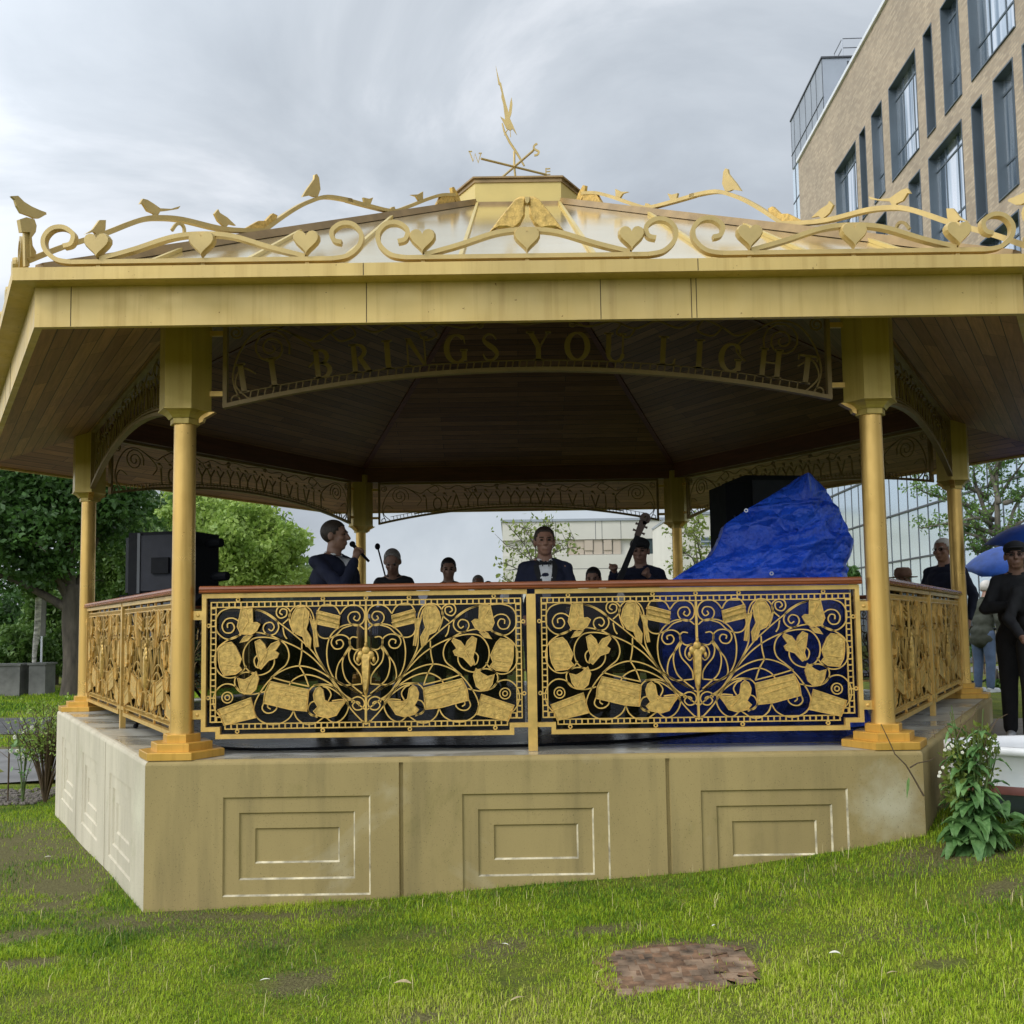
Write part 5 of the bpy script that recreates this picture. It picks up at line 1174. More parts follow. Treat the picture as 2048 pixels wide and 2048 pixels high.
for z in ZL:
    _,l,c_,r_,dp=interp(z); y0=yT-.30
    pl=[(l,y0+.22),(l+(c_-l)*.5,y0+.10),(c_,y0-.05),(r_-(r_-c_)*.25,y0+.16),(r_,y0+.45),(r_-.06,y0+.35+dp*.5),((l+r_)/2,y0+.3+dp*.6),(l+.05,y0+.3+dp*.4)]
    P=[(pl[i][0]+(pl[(i+1)%8][0]-pl[i][0])*k/SEG,pl[i][1]+(pl[(i+1)%8][1]-pl[i][1])*k/SEG) for i in range(8) for k in range(SEG)]
    for i,(x,y) in enumerate(P):
        u=x+(y-y0)*.8
        f=crease(u,z)+.012*sin(u*7+z*6)+.008*math.sin(u*15-z*13)
        # two long folds swagging from the ridge and gathers at the foot
        for (za,zb2,w_,am) in ((1.16,1.48,.05,.03),(1.42,1.72,.045,.025),(1.22,1.25,.04,.03)):
            zz_=za+(zb2-za)*min(1,max(0,(u-1.2)/1.1)); f+=am*max(0,1-abs(z-zz_)/w_)
        lo=max(0,1.30-z)/1.3; f+=lo*.035*abs(sin(u*14+z*1.5))+(.03*max(0,1-abs(z-1.17)/.07))
        nx,ny=(x-(l+r_)/2)*.5,-1.0 if y<y0+.5 else 1.0
        vs.append((x+.25*f*(1 if x>(l+r_)/2 else -1),y+ny*f,z))
fs=[(j*n+i,j*n+(i+1)%n,(j+1)*n+(i+1)%n,(j+1)*n+i) for j in range(NZ-1) for i in range(n)]+[tuple((NZ-1)*n+i for i in range(n))]
c=MB(); c.add(vs,fs); o=c.build('tarpaulin',M['tarp'],smooth='all')
tag(o,'crumpled bright blue tarpaulin thrown over equipment at the front right','tarpaulin')
for u,v in ((1543,1147),(1492,1021)):
    p=at(u,v,yT-.36); c=MB(); c.ribbon(circ((p[0],p[2]),.012,14),Fr((0,p[1],0)),.007,.01,closed=True); g_=c.build('eyelet',M['steel'],o)
# cable on the deck
c=MB(); P=[(-2.6,-3.4),(-1.9,-3.85),(-1.0,-3.80),(-.3,-3.86),(.3,-3.78),(1.0,-3.5),(1.6,-3.0)]; c.tube([(x,y,.012) for x,y in cr([(a,b,0) for a,b in P],8) and [(q[0],q[1]) for q in cr([(a,b,0) for a,b in P],8)]],.010,6); o=c.build('cable',M['black'],smooth='all'); tag(o,'black cable trailing over the deck behind the front railing','cable')
# tall mic boom
x,y=float(at(768,1130,-.6)[0]),-.6
e=empty('microphone_stand',(x,y,0),0,'microphone boom stand leaning beside the bald musician','stand')
a=at(755,1093,y)-np.array((x,y,0)); b_=at(770,1150,y)-np.array((x,y,0)); c=MB(); c.tube([tuple(a),tuple(b_),(.12,0,.6)],.009,6); c.tube([(.12,0,.02),(.12,0,.75)],.012,6)
for k in range(3): t=2*PI*k/3; c.tube([(.12,0,.12),(.12+.28*cos(t),.28*sin(t),.015)],.009,6)
c.build('stand_tube',M['black'],e); c=MB(); c.ell(tuple(a),(.028,.028,.034),12,8); c.build('microphone',M['black'],e)

# ================================================================= PEOPLE
def person(name_label,loc,rz,H=1.75,jacket='navy',trou='trouser',hair='hair_brown',skin='skin',shirt=True,bow=False,
           armL=None,armR=None,headturn=0,bow_head=0,lean=0,seated=False,hat=None,shoe='shoe',coat=False,voxel=.011,group='musicians on the bandstand',glasses=False,bald=False,cap_=False,lower=True,fold=False,stout=1.0,holdL=None,holdR=None):
    """built facing -Y; armL/armR: (elbow, wrist) for the person's own left (+x) / right (-x) side"""
    e=empty('person',loc,rz,name_label,'person',group); s=H/1.75; e.scale=(s,s,s)
    b=MB(); w=stout
    zh=0 if not seated else -.42
    def Z(z): return z+zh
    def ln(z): return -lean*max(0,z-.95)     # forward lean, -y
    def T(x,y,z): return (x,y+ln(z),Z(z)-max(0,lean)*.12*max(0,z-.95))
    sh=[T(sx*.160*w,.01,1.405) for sx in (-1,1)]
    if armL is None: armL=((.27*w,.03,1.15),(.25*w,-.06,.90))
    if armR is None: armR=((-.27*w,.03,1.15),(-.25*w,-.06,.90))
    arms=[(sh[0],T(*armR[0]),T(*armR[1])),(sh[1],T(*armL[0]),T(*armL[1]))]
    # torso
    b.ell(T(0,0,.96),(.165*w,.115*w,.13)); b.ell(T(0,0,1.10),(.145*w,.105*w,.14)); b.ell(T(0,0,1.28),(.165*w,.112*w,.17)); b.ell(T(0,.01,1.40),(.17*w,.085,.075)); b.cap(T(0,.01,1.42),.072,T(0,-.005,1.56),.060)
    for q in sh: b.ell(q,(.056,.056,.056)); b.cap(T(0,.015,1.465),.055,q,.045)
    for (S,E_,W_) in arms: b.cap(S,.048,E_,.038); b.cap(E_,.040,W_,.028)
    # legs
    legs=[]
    for sx in (-1,1):
        if seated: hp=T(sx*.10,0,.93); kn=(sx*.13,-.45,.50); an=(sx*.13,-.42,.09)
        else: hp=T(sx*.095,0,.90); kn=(sx*.105,-.02,.49); an=(sx*.11,.02,.085)
        legs.append((hp,kn,an)); b.cap(hp,.092*w,kn,.056); b.cap(kn,.055,an,.038); b.cap((an[0],an[1],.05),.035,(an[0]*1.1,an[1]-.15,.035),.030)
    # head
    hc=Vector(T(0,-.015,1.635)); HM=Matrix.Translation(hc)@Matrix.Rotation(headturn,4,'Z')@Matrix.Rotation(bow_head,4,'X')@Matrix.Scale(1.10,4)
    def Hh(x,y,z): return tuple(HM@Vector((x,y,z)))
    hb=MB(); hb.ell((0,.012,.03),(.077,.096,.090),20,14); hb.ell((0,-.020,-.035),(.064,.068,.078),18,12); hb.ell((0,-.048,-.084),(.038,.032,.026)); hb.ell((0,.0,-.075),(.058,.05,.04)); hb.cap((0,-.090,.018),.010,(0,-.108,-.020),.016,10); hb.ell((0,-.100,-.022),(.019,.014,.011)); 
    hb.ell((0,-.082,.032),(.052,.014,.010)); hb.ell((0,-.084,-.052),(.026,.012,.0065)); hb.ell((0,-.083,-.063),(.022,.012,.007)); 
    for sx in (-1,1): hb.ell((sx*.079,.014,-.006),(.012,.024,.034)); hb.ell((sx*.042,-.062,-.018),(.024,.024,.022))
    b.add([Hh(*v) for v in hb.v],hb.f)
    # hands
    for i,(S,E_,W_) in enumerate(arms):
        E_,W_=Vector(E_),Vector(W_); d=(W_-E_).normalized(); hold=(holdR,holdL)[i]
        side=d.cross(Vector((0,-1,0.3))); 
        if side.length<.1: side=d.cross(Vector((1,0,0)))
        side.normalize(); nrm=side.cross(d).normalized(); c=W_+d*.045
        pm=MB(); b.cap(tuple(W_),.027,tuple(c),.030,10); b.ell(tuple(c+d*.02),(.034,.034,.034),10,8)
        curl=.9 if hold else .35
        for k in range(4):
            o=(k-1.5)*.0185; p0=c+side*o+d*.03; ln_=(.036,.042,.040,.032)[k]
            d1=(d*cos(curl)+nrm*sin(curl)).normalized(); d2=(d*cos(curl*2.1)+nrm*sin(curl*2.1)).normalized(); d3=(d*cos(curl*3)+nrm*sin(curl*3)).normalized()
            p1=p0+d1*ln_; p2=p1+d2*ln_*.7; p3=p2+d3*ln_*.5
            b.cap(tuple(p0),.0105,tuple(p1),.0095,8); b.cap(tuple(p1),.0095,tuple(p2),.0088,8); b.cap(tuple(p2),.0088,tuple(p3),.008,8)
        t0=c+side*.026*(-1 if i==0 else 1); t1=t0+(d*.6+side*(-1 if i==0 else 1)*.6+nrm*.4).normalized()*.035; t2=t1+(d+nrm*.6).normalized()*.028; b.cap(tuple(t0),.014,tuple(t1),.011,8); b.cap(tuple(t1),.011,tuple(t2),.0095,8)
    body=b.build('body',M[skin],e); bake(body,[('REMESH',dict(mode='VOXEL',voxel_size=.0085 if voxel<.012 else .012)),('SMOOTH',dict(factor=.5,iterations=3))])
    # jacket
    j=MB(); g=.018
    j.ell(T(0,0,.93),((.175*w+g),(.13*w+g),.15)); j.ell(T(0,0,1.10),(.158*w+g,.118*w+g,.16)); j.ell(T(0,0,1.28),(.172*w+g,.115*w+g,.17)); j.ell(T(0,.012,1.405),(.168*w+g,.085+g,.072))
    for q in sh: j.ell(q,(.068,.066,.062)); j.cap(T(0,.018,1.455),.060,q,.058)
    for (S,E_,W_) in arms:
        Wq=Vector(W_).lerp(Vector(E_),.06); j.cap(S,.064,E_,.053); j.cap(E_,.054,tuple(Wq),.042)
    if coat: j.ell(T(0,0,.84),(.185*w+g,.14*w+g,.16))
    jo=j.build('jacket',M[jacket],e); bake(jo,[('REMESH',dict(mode='VOXEL',voxel_size=voxel)),('SMOOTH',dict(factor=.6,iterations=5))])
    tx_=bpy.data.textures.get('cloth_fold') or bpy.data.textures.new('cloth_fold','CLOUDS'); tx_.noise_scale=.11; tx_.noise_depth=1
    bake(jo,[('DISPLACE',dict(texture=tx_,strength=.028,mid_level=.5))])
    c=MB(); c.tube([T(.0+.066*cos(a),.012+.062*sin(a),1.485+.012*sin(a)) for a in np.linspace(-PI/2+.45,1.5*PI-.45,18)],.013,6); c.build('collar',M[jacket if not shirt else 'white_shirt'],e,smooth='all')
    if lower:
        l=MB()
        for hp,kn,an in legs: l.cap(hp,.108*w,kn,.076); l.cap(kn,.076,(an[0],an[1],an[2]+.01),.062)
        l.ell(T(0,0,.93),(.170*w,.13*w,.12)); lo=l.build('trousers',M[trou],e); bake(lo,[('REMESH',dict(mode='VOXEL',voxel_size=.013)),('SMOOTH',dict(factor=.6,iterations=5))])
        for hp,kn,an in legs:
            q=MB(); q.ell((an[0],an[1]+.01,.05),(.045,.055,.05)); q.cap((an[0],an[1]-.03,.040),.042,(an[0]*1.1,an[1]-.165,.033),.036); q.box(an[0]-.045,an[0]+.048,an[1]-.20,an[1]+.055,.0,.022); so=q.build('shoe',M[shoe],e); bake(so,[('REMESH',dict(mode='VOXEL',voxel_size=.008)),('SMOOTH',dict(factor=.5,iterations=3))])
    # hair
    if hat:
        q=MB(); q.lathe([(.001,.045),(.098,.045),(.104,.07),(.100,.125),(.070,.155),(.001,.160)],n=20); q.lathe([(.001,.040),(.165,.034),(.170,.042),(.001,.052)],n=24); v_=[Hh(*a) for a in q.v]; q.v=v_; q.build('hat',M[hat],e,smooth='all')
    q=MB(); q.ell((0,.018,.036),(.084,.102,.094),28,20); keep=[]
    vv=q.v; nf=[]
    for f in q.f:
        cx=sum(vv[i][0] for i in f)/len(f); cy=sum(vv[i][1] for i in f)/len(f); cz=sum(vv[i][2] for i in f)/len(f)
        line=(.100 if bald else .072) if cy<-.050 else ((.075 if bald else .055)+(cy+.050)*-1.25 if cy<.03 else -.05)
        if bald and cz>.085 : pass
        if cz>line: nf.append(f)
    q.f=nf; q.mi=[0]*len(nf); q.v=[Hh(*a) for a in q.v]; ho=q.build('hair',M[hair],e,smooth='all')
    ho.modifiers.new('s','SOLIDIFY').thickness=-.012 if False else .010
    if cap_:
        q=MB(); q.ell((0,.01,.06),(.092,.108,.068),20,12); q.ell((0,-.085,.062),(.065,.06,.010)); q.v=[Hh(*a) for a in q.v]; q.build('cap',M['blackcloth'],e,smooth='all')
    for sx in (-1,1):
        q=MB(); q.ell((sx*.031,-.083,.010),(.0125,.007,.0075),10,6); q.v=[Hh(*a) for a in q.v]; q.build('eye',M['eye'],e,smooth='all')
        q=MB(); q.cap((sx*.018,-.093,.030),.0045,(sx*.046,-.082,.031),.004,6); q.v=[Hh(*a) for a in q.v]; q.build('eyebrow',M[hair],e,smooth='all')
    if shirt:
        bv=BVHTree.FromPolygons([v.co for v in jo.data.vertices],[tuple(p.vertices) for p in jo.data.polygons])
        def drape(name,mat,rows,off):
            vs=[];fs=[];n=7
            for z,wd in rows:
                for k in range(n):
                    x=wd*(2*k/(n-1)-1); o_=Vector(T(x,-1.0,z)); hit=bv.ray_cast(o_,Vector((0,1,0)))[0]; y=(hit.y if hit else o_.y+.9)-off; vs.append((x,y,o_.z))
            for r_ in range(len(rows)-1):
                for k in range(n-1): fs.append((r_*n+k,r_*n+k+1,(r_+1)*n+k+1,(r_+1)*n+k))
            q=MB(); q.add(vs,fs); return q.build(name,M[mat],e,smooth='all')
        top=1.475; bot=1.05 if bow else 1.30
        rows=[(top-(top-bot)*k/8,(.052 if bow else .034)*(1-k/8)**.55+.012) for k in range(9)]
        drape('shirt_front','white_shirt',rows,.004)
        if bow:
            q=MB(); y=(bv.ray_cast(Vector(T(0,-1,1.455)),Vector((0,1,0)))[0] or Vector(T(0,-.1,1.455))).y-.012
            for sx in (-1,1): q.add([T(0,0,0)]*0,[]) ; q.flat([(0,Z(1.452)),(sx*.05,Z(1.475)),(sx*.055,Z(1.452)),(sx*.05,Z(1.428))][::sx],Fr((0,y,0)),.014)
            q.ell((0,y-.004,Z(1.452)),(.012,.01,.013),8,6); q.build('bow_tie',M['blackcloth'],e)
            q=MB(); 
            for sx,zb in ((-1,1.20),(1,1.2)): q.tube([(sx*.028,y-.005,Z(1.44)),(sx*.02+.004,y-.03,Z(1.32)),(.012,y-.045,Z(1.16))],.005,5)
            q.build('lanyard',M['blackcloth'],e)
        # lapels
        drape_l=[]
        for sx in (-1,1):
            vs=[];rows2=[(1.47,.055,.085),(1.42,.058,.105),(1.36,.050,.098),(1.28,.035,.075),(1.18,.02,.045)] if bow else [(1.47,.04,.07),(1.42,.04,.082),(1.36,.025,.06),(1.30,.012,.035)]
            for z,a,b2 in rows2:
                for x in (a,(a+b2)/2,b2):
                    o_=Vector(T(sx*x,-1.0,z)); hit=bv.ray_cast(o_,Vector((0,1,0)))[0]; vs.append((sx*x,(hit.y if hit else o_.y+.9)-.008,o_.z))
            q=MB(); q.add(vs,[(3*r_+k,3*r_+k+1,3*r_+4+k,3*r_+3+k) for r_ in range(len(rows2)-1) for k in (0,1)]); q.build('lapel',M['blackcloth' if bow else jacket],e,smooth='all')
    if glasses:
        q=MB()
        for sx in (-1,1): q.ribbon([(sx*.031+.019*cos(a),.010+.014*sin(a)) for a in np.linspace(0,2*PI,16)],Fr((0,-.096,0)),.004,.004)
        q.tube([(-.012,-.098,.012),(.012,-.098,.012)],.002,5)
        for sx in (-1,1): q.tube([(sx*.05,-.094,.012),(sx*.082,.01,.012)],.002,5)
        q.v=[Hh(*a) for a in q.v]; q.build('glasses',M['blackcloth'],e)
    return e
def px_(u,d): return X(u,d)
# singer with microphone
e=person('man in a navy jacket singing into a hand microphone near the left rear column',(px_(658,8.35),8.35+CAM[1],0),R(58),1.70,armR=((-.20,-.27,1.17),(-.04,-.26,1.42)),hair='hair_brown',stout=1.28,holdR=True,headturn=R(24))
mm=MB(); mm.tube([(0,-.32,1.42),(0,-.185,1.555)],[.011,.016],10); mm.ell((0,-.170,1.572),(.026,.026,.026),12,8); mo=mm.build('microphone',M['black'])
# the microphone is its own thing, held in front of his mouth
mo.rotation_euler[2]=R(75); mo.location=e.location; mo.scale=(1.69/1.75,)*3; tag(mo,'black hand microphone held by the singer','microphone')
# bald musician bending
person('grey cropped musician bending forward under the boom microphone',(px_(781,10.4),10.4+CAM[1],0),0,1.62,'blackcloth','trouser','hair_grey',bald=True,lean=.42,bow_head=.55,shirt=False,voxel=.014,armR=((-.25,-.22,1.10),(-.12,-.38,1.05)),armL=((.26,-.2,1.10),(.15,-.36,1.12)))
person('dark haired musician facing front between the bald man and the man in the bow tie',(px_(887,10.5),10.5+CAM[1],0),R(5),1.52,'olive','trouser','hair_black',shirt=False,voxel=.014,bow_head=.2)
for u,d,H,hr,lab in ((946,13.4,1.48,'hair_grey','low seated listener whose tan cap shows just above the handrail, left of two others'),(966,13.9,1.42,'hair_brown','listener seen between two others just above the handrail'),(982,13.5,1.37,'hair_grey','rightmost of three small heads just above the handrail')):
    person(lab,(px_(u,d),d+CAM[1],0),R(10),H,'olive','trouser',hr,shirt=False,voxel=.018,hat='hat' if u==946 and False else None,group='listeners behind the band')
# bow tie man
person('man in dinner jacket and black bow tie facing the railing at the centre',(px_(1080,8.1),8.1+CAM[1],0),R(3),1.60,'navy','trouser','hair_brown','skin2',bow=True,armR=((-.27,.0,1.16),(-.20,-.20,.98)),armL=((.25,-.06,1.14),(.04,-.24,1.09)),stout=1.1)
person('short dark haired musician whose head just clears the rail right of the bow tie man',(px_(1177,9.2),9.2+CAM[1],0),R(-15),1.33,'blackcloth','trouser','hair_black',shirt=False,voxel=.015,bow_head=.25)
# bass player
bp=person('musician in a flat cap playing the double bass',(px_(1272,9.3),9.3+CAM[1],0),R(-22),1.60,'navy','trouser','hair_black','skin',armL=((.30,-.14,1.22),(.16,-.26,1.36)),armR=((-.30,-.10,1.22),(-.20,-.28,1.42)),shirt=False,cap_=True,bow_head=.15,stout=1.08,holdL=True,holdR=True,headturn=R(10))
# double bass
yb_=8.75+CAM[1]; a=at(1237,1165,yb_); b_=at(1290,1035,yb_); ax=(b_-a); ax/=np.linalg.norm(ax); base=a-ax*1.17
base[2]=max(base[2],.12); e=empty('double_bass',(float(base[0]),float(yb_),.0),0,'varnished double bass with its neck slanting up to the right in front of the player','double bass')
U=Vector((ax[0],0,ax[2])).normalized(); Wd=Vector((U.z,0,-U.x)); O=Vector((0,0,float(base[2])))
def bfr(u,w,n=0): p=O+U*w+Wd*u; return (p.x,p.y+n,p.z)
outl=[(0,-.02),(.17,.0),(.30,.10),(.33,.26),(.27,.40),(.19,.50),(.18,.60),(.24,.70),(.245,.82),(.17,.93),(.06,1.02)]
full=cr([(x,z) for x,z in outl],3); full=[tuple(p) for p in full]+[(-p[0],p[1]) for p in full[::-1]]
c=MB(); c.flat(full[::-1],bfr,.20,.12); c.build('body',M['bass'],e,smooth=True)
c=MB(); c.ribbon([(0,.95),(0,1.30),(0,1.62)],bfr,[.055,.045,.040],.035,.0); c.build('neck',M['bass'],e)
c=MB(); c.ribbon([(0,.55),(0,1.60)],bfr,[.075,.040],.014,-.03); c.build('fingerboard',M['blackcloth'],e)
c=MB(); c.ribbon([(0,1.60),(0,1.74)],bfr,[.05,.065],.05); c.ribbon(spiral((0.0,1.77),.045,.01,-PI/2,1.4),bfr,.03,.05)
for s in (-1,1):
    for z in (1.64,1.70): c.ribbon([(s*.02,z),(s*.055,z)],bfr,[.01,.022],.012)
c.build('scroll_head',M['bass'],e)
c=MB()
for s in (-.015,-.005,.005,.015): c.ribbon([(s,.16),(s*1.0,1.60)],bfr,.0012,.0012,-.045)
c.build('strings',M['black'],e); c=MB(); c.ribbon([(-.06,.42),(.06,.42)],bfr,.02,.06,-.02); c.build('bridge',M['bass'],e)
# people outside on the right
person('white haired man in a navy pullover looking left beside the right side column',(px_(1880,11.8),11.8+CAM[1],-.15),R(-52),1.90,'navy','trouser','hair_white','skin2',group='onlookers on the right',stout=1.1,glasses=True,shirt=False)
person('onlooker in a brown bucket hat just above the right side railing',(px_(1797,12.5),12.5+CAM[1],-.2),R(-30),1.62,'olive','trouser','hair_grey',hat='hat',shirt=False,voxel=.015,group='onlookers on the right')
gz=h(px_(1950,15.2),4.3)
person('stooping onlooker in an olive coat and jeans behind the right side column',(px_(1950,15.2),15.2+CAM[1],gz),R(120),1.66,'olive','denim','hair_white',shirt=False,coat=True,lean=.22,bow_head=.35,voxel=.015,group='onlookers on the right',shoe='shoe_white')
zp_=-.26
person('man in sunglasses and black clothes with folded arms at the right edge',(px_(2024,9.6),9.6+CAM[1],zp_-.04),R(-25),1.84,'blackcloth','blackcloth','hair_black',shirt=False,armR=((-.27,-.06,1.16),(-.03,-.19,1.20)),armL=((.27,-.06,1.16),(.03,-.22,1.16)),group='onlookers on the right',shoe='shoe_white',glasses=True,cap_=True)
person('onlooker in black mostly cut off by the right edge of the picture',(px_(2062,9.2),9.2+CAM[1],zp_-.05),R(-10),1.72,'blackcloth','blackcloth','hair_brown',shirt=False,group='onlookers on the right',armR=((-.27,-.05,1.15),(-.22,-.22,1.0)))
# umbrellas
def umbrella(loc,rx,rz,rad,mat,label):
    e=empty('umbrella',loc,0,label,'umbrella','open umbrellas on the right'); e.rotation_euler=(rx,0,rz); c=MB(); n=8; m_=9; vs=[(0,0,0)]
    for j in range(1,m_+1):
        t=j/m_; ph=t*R(58)
        for k in range(n*4):
            a=2*PI*k/(n*4); q=rad*sin(ph)/sin(R(58)); zz=-rad*.95*(1-cos(ph)); sg=abs(sin(a*n/2)); q*=1-.07*sg*t; zz+=.02*sg*t*rad; vs.append((q*cos(a),q*sin(a),zz))
    N4_=n*4; fs=[(0,1+k,1+(k+1)%N4_) for k in range(N4_)]+[(1+j*N4_+k,1+(j+1)*N4_+k,1+(j+1)*N4_+(k+1)%N4_,1+j*N4_+(k+1)%N4_) for j in range(m_-1) for k in range(N4_)]
    c.add(vs,fs); co=c.build('canopy',M[mat],e,smooth='all'); co.modifiers.new('s','SOLIDIFY').thickness=.002
    c=MB(); c.tube([(0,0,.04),(0,0,-.80)],.007,8); c.tube([(0,0,-.8),(.0,0,-.86),(.03,0,-.90),(.06,0,-.87)],.012,8); c.build('shaft',M['black'],e)
    for k in range(n):
        a=2*PI*k/n; c=MB(); c.tube([(0,0,-.012)]+[(rad*sin(t*R(58))/sin(R(58))*cos(a),rad*sin(t*R(58))/sin(R(58))*sin(a),-rad*.95*(1-cos(t*R(58)))-.008) for t in (.3,.6,.9,1)],.003,5); c.build('rib',M['steel'],e)
    return e
p=at(2014,1092,12.2+CAM[1]); umbrella((float(p[0])+.12,float(p[1]),float(p[2])),R(14),R(-20),.62,'umb_light','bright blue open umbrella tilted behind the dark one')
p=at(2112,1044,10.35+CAM[1]); umbrella((float(p[0]),float(p[1]),float(p[2])),R(10),R(30),.66,'umb_dark','large dark blue open umbrella over the people at the right edge')
# bicycle behind
bx,by=px_(1990,17.),17+CAM[1]; e=empty('bicycle',(bx,by,h(bx,by)),R(12),'dark bicycle parked behind the onlookers on the right','bicycle')
for s in (-1,1):
    c=MB(); c.tube([(s*.52+.33*cos(a),0,.35+.33*sin(a)) for a in np.linspace(0,2*PI,28)],.018,6); 
    for k in range(10): a=k*PI/5; c.tube([(s*.52,0,.35),(s*.52+.32*cos(a),0,.35+.32*sin(a))],.002,4)
    c.build('wheel',M['black'],e)
c=MB(); 
for P in ([(-.52,0,.35),(-.08,0,.32),(-.2,0,.85)],[(-.52,0,.35),(-.17,0,.75),(.33,0,.82)],[(-.08,0,.32),(.35,0,.72)],[(.52,0,.35),(.32,0,.95)]): c.tube(P,.016,6)
c.build('frame',M['blackcloth'],e); c=MB(); c.tube([(.32,-.28,1.0),(.30,0,.98),(.32,.28,1.0)],.012,6); c.build('handlebar',M['steel'],e); c=MB(); c.ell((-.22,0,.90),(.13,.06,.03)); c.build('saddle',M['black'],e)
# low fence behind
bx=px_(1965,18.5); by=18.5+CAM[1]; e=empty('fence',(bx,by,h(bx,by)),0,'low dark timber fence behind the parked bicycle','fence'); c=MB(); c.box(-1.2,3.5,-.05,.05,.95,1.08); c.build('top_rail',M['clad_dark'],e)
for k in range(4): c=MB(); c.box(-1.15+k*1.4,-1.05+k*1.4,-.05,.05,0,.95); c.build('post',M['clad_dark'],e)
c=MB(); 
for k in range(24): c.box(-1.1+k*.19,-1.07+k*.19,-.01,.01,.08,.95)
c.build('infill',M['twig'],e)
# board walkway and boat
e=empty('board_platform',(5.0,-1.2,-.27),0,'wet brown boarded platform under the onlookers at the right edge','platform'); c=MB()
for k in range(10): c.box(-1.35,2.2,-1.35+k*.29,-1.35+k*.29+.28,-.04,.004)
c.build('boards',M['boards'],e); c=MB(); c.box(-1.35,2.2,-1.40,-1.355,-.42,.004); c.box(-1.40,-1.355,-1.3,1.5,-.42,.004); c.build('edge_board',M['boards'],e)
def boat():
    x0=2.70; y0=-4.22; z0=h(3.5,-4.6); e=empty('rowing_boat',(x0,y0,z0+.02),R(-6),'white rowing boat with faded red strake and grey bottom lying beside the plinth','boat')
    Ln=3.2
    def sec(t,zz): # half width and stem rake
        w=.55*(sin(PI*min(.5,t*.75+.12)))**.8; return w
    rows=[(.0,.30,.30),(.04,.60,.16),(.10,.84,.07),(.165,.96,.02),(.17,1.0,.01),(.215,1.02,.0),(.22,1.0,-.01),(.40,1.03,-.02),(.405,1.10,-.03),(.45,1.10,-.03),(.45,.98,.0),(.40,.95,.02),(.33,.93,.03)]
    mats=['boat_grey']*4+['boat_red']*2+['boat_white']*7
    n=26
    def P(t,row,s):
        zf,wf,rk=row; w=.56*(1-(1-min(1,t*1.35))**2.4)**.5*wf; x=rk*.9*(1-t)**3+Ln*t; z=zf+.03*(1-t)**2*zf/.5; return (x,s*w,z)
    def shell(name,idx,mat):
        c=MB()
        for s in (-1,1):
            for i in range(n):
                t0,t1=(i/n)**1.6,((i+1)/n)**1.6
                for a in idx:
                    q=[P(t0,rows[a],s),P(t1,rows[a],s),P(t1,rows[a+1],s),P(t0,rows[a+1],s)]; c.add(q,[(0,1,2,3) if s==-1 else (3,2,1,0)])
        c.add([P((i/n)**1.6,rows[0],s) for i in range(n+1) for s in (-1,1)],[(2*i,2*i+1,2*i+3,2*i+2) for i in range(n)]) if 0 in idx else None
        o=c.build(name,M[mat],e,smooth=True)
        import bmesh
        bm=bmesh.new(); bm.from_mesh(o.data); bmesh.ops.remove_doubles(bm,verts=bm.verts,dist=.004); bm.to_mesh(o.data); bm.free(); return o
    shell('bottom',range(0,4),'boat_grey'); shell('strake',range(4,6),'boat_red'); shell('topsides',range(6,12),'boat_white')
    c=MB(); 
    for t in (.35,.7): c.box(Ln*t-.12,Ln*t+.12,-.44,.44,.30,.33)
    c.build('thwart',M['boards'],e)
    c=MB(); c.box(.5,Ln,-.03,.03,-.03,.03); c.build('keel',M['boat_white'],e)
boat()
# ================================================================= SKY, SUN, CAMERA
SUN_AZ=(-.80,-.52); el=R(38)
sd=Vector((SUN_AZ[0],SUN_AZ[1],0)).normalized()*cos(el); sd.z=sin(el)
w=bpy.data.worlds.new('World'); SC.world=w; w.use_nodes=True; t=w.node_tree; t.nodes.clear()
out=t.nodes.new('ShaderNodeOutputWorld'); bg=t.nodes.new('ShaderNodeBackground'); bg.inputs[1].default_value=.10
sky=t.nodes.new('ShaderNodeTexSky'); sky.sky_type='NISHITA'; sky.sun_disc=False; sky.sun_elevation=el; sky.sun_rotation=math.atan2(sd.x,sd.y)
tc=t.nodes.new('ShaderNodeTexCoord'); sp=t.nodes.new('ShaderNodeSeparateXYZ'); L(t,tc.outputs['Generated'],sp.inputs[0])
mp=t.nodes.new('ShaderNodeMapping'); mp.inputs['Scale'].default_value=(1,1,2.0); mp.inputs['Location'].default_value=(.35,.2,.1); L(t,tc.outputs['Generated'],mp.inputs[0])
n1=noise(t,mp.outputs[0],2.2,8,.56,.45)
CK=10.
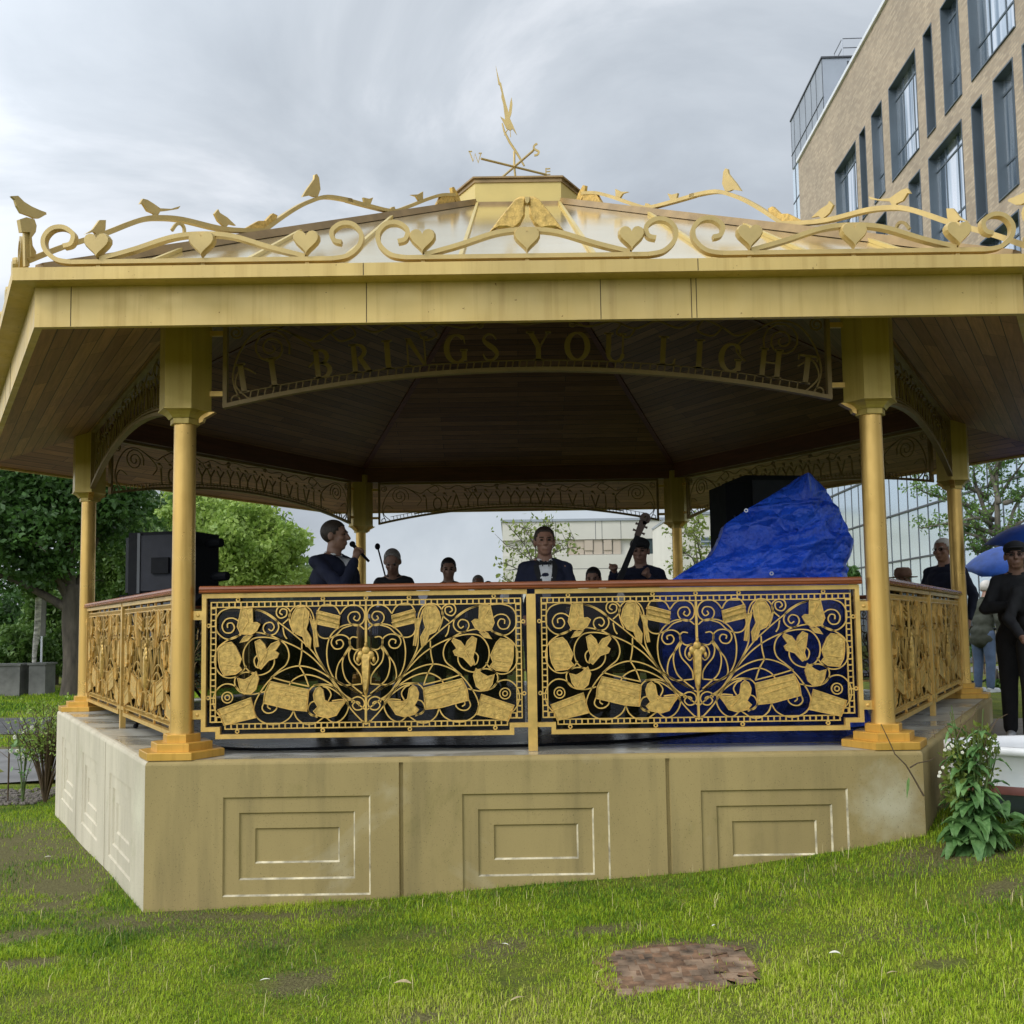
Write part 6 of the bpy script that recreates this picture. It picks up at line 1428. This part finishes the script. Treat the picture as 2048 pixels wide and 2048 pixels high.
cl=ramp(t,n1,[(.34,tuple(c*CK/10 for c in (.46,.50,.56))),(.46,tuple(c*CK/10 for c in (.58,.635,.70))),(.55,tuple(c*CK/10 for c in (.68,.735,.80))),(.64,tuple(c*CK/10 for c in (.90,.94,1.0)))])
# brighter cloud towards the hidden sun, paler towards the horizon
vd=N(t,'ShaderNodeVectorMath',operation='DOT_PRODUCT'); L(t,tc.outputs['Generated'],vd.inputs[0]); vd.inputs[1].default_value=tuple(sd)
mr=N(t,'ShaderNodeMapRange'); L(t,vd.outputs['Value'],mr.inputs[0]); mr.inputs[1].default_value=.05; mr.inputs[2].default_value=1.; mr.inputs[3].default_value=1.; mr.inputs[4].default_value=3.0
sc=N(t,'ShaderNodeVectorMath',operation='SCALE'); L(t,cl,sc.inputs[0]); L(t,mr.outputs[0],sc.inputs['Scale'])
sc2=N(t,'ShaderNodeVectorMath',operation='SCALE'); L(t,sc.outputs[0],sc2.inputs[0]); sc2.inputs['Scale'].default_value=10.
mxx=mixc(t,.90,sky.outputs[0],sc2.outputs[0]); L(t,mxx,bg.inputs[0]); L(t,bg.outputs[0],out.inputs[0])
ld=bpy.data.lights.new('sun','SUN'); ld.energy=1.5; ld.angle=R(18); ld.color=(1,.93,.82); lo=bpy.data.objects.new('sun',ld); COL.objects.link(lo); lo.rotation_euler=sd.to_track_quat('Z','Y').to_euler()
cd=bpy.data.cameras.new('camera'); cd.sensor_width=36; cd.lens=36*FPX/2048; cd.shift_y=SHY/2048; cd.clip_start=.05; cd.clip_end=800
co=bpy.data.objects.new('camera',cd); COL.objects.link(co)
d0=raydir(1024,1024+SHY); rt=raydir(1024+500,1024+SHY)-d0; upv=-(raydir(1024,1024+SHY+500)-d0)
z=-Vector(d0).normalized(); xx=Vector(rt).normalized(); yy=z.cross(xx)
co.matrix_world=Matrix(((xx.x,yy.x,z.x,CAM[0]),(xx.y,yy.y,z.y,CAM[1]),(xx.z,yy.z,z.z,CAM[2]),(0,0,0,1)))
SC.camera=co
SC.view_settings.view_transform='Standard'; SC.view_settings.look='None'; SC.view_settings.exposure=0; SC.view_settings.gamma=1
SC.render.resolution_x=1024; SC.render.resolution_y=1024
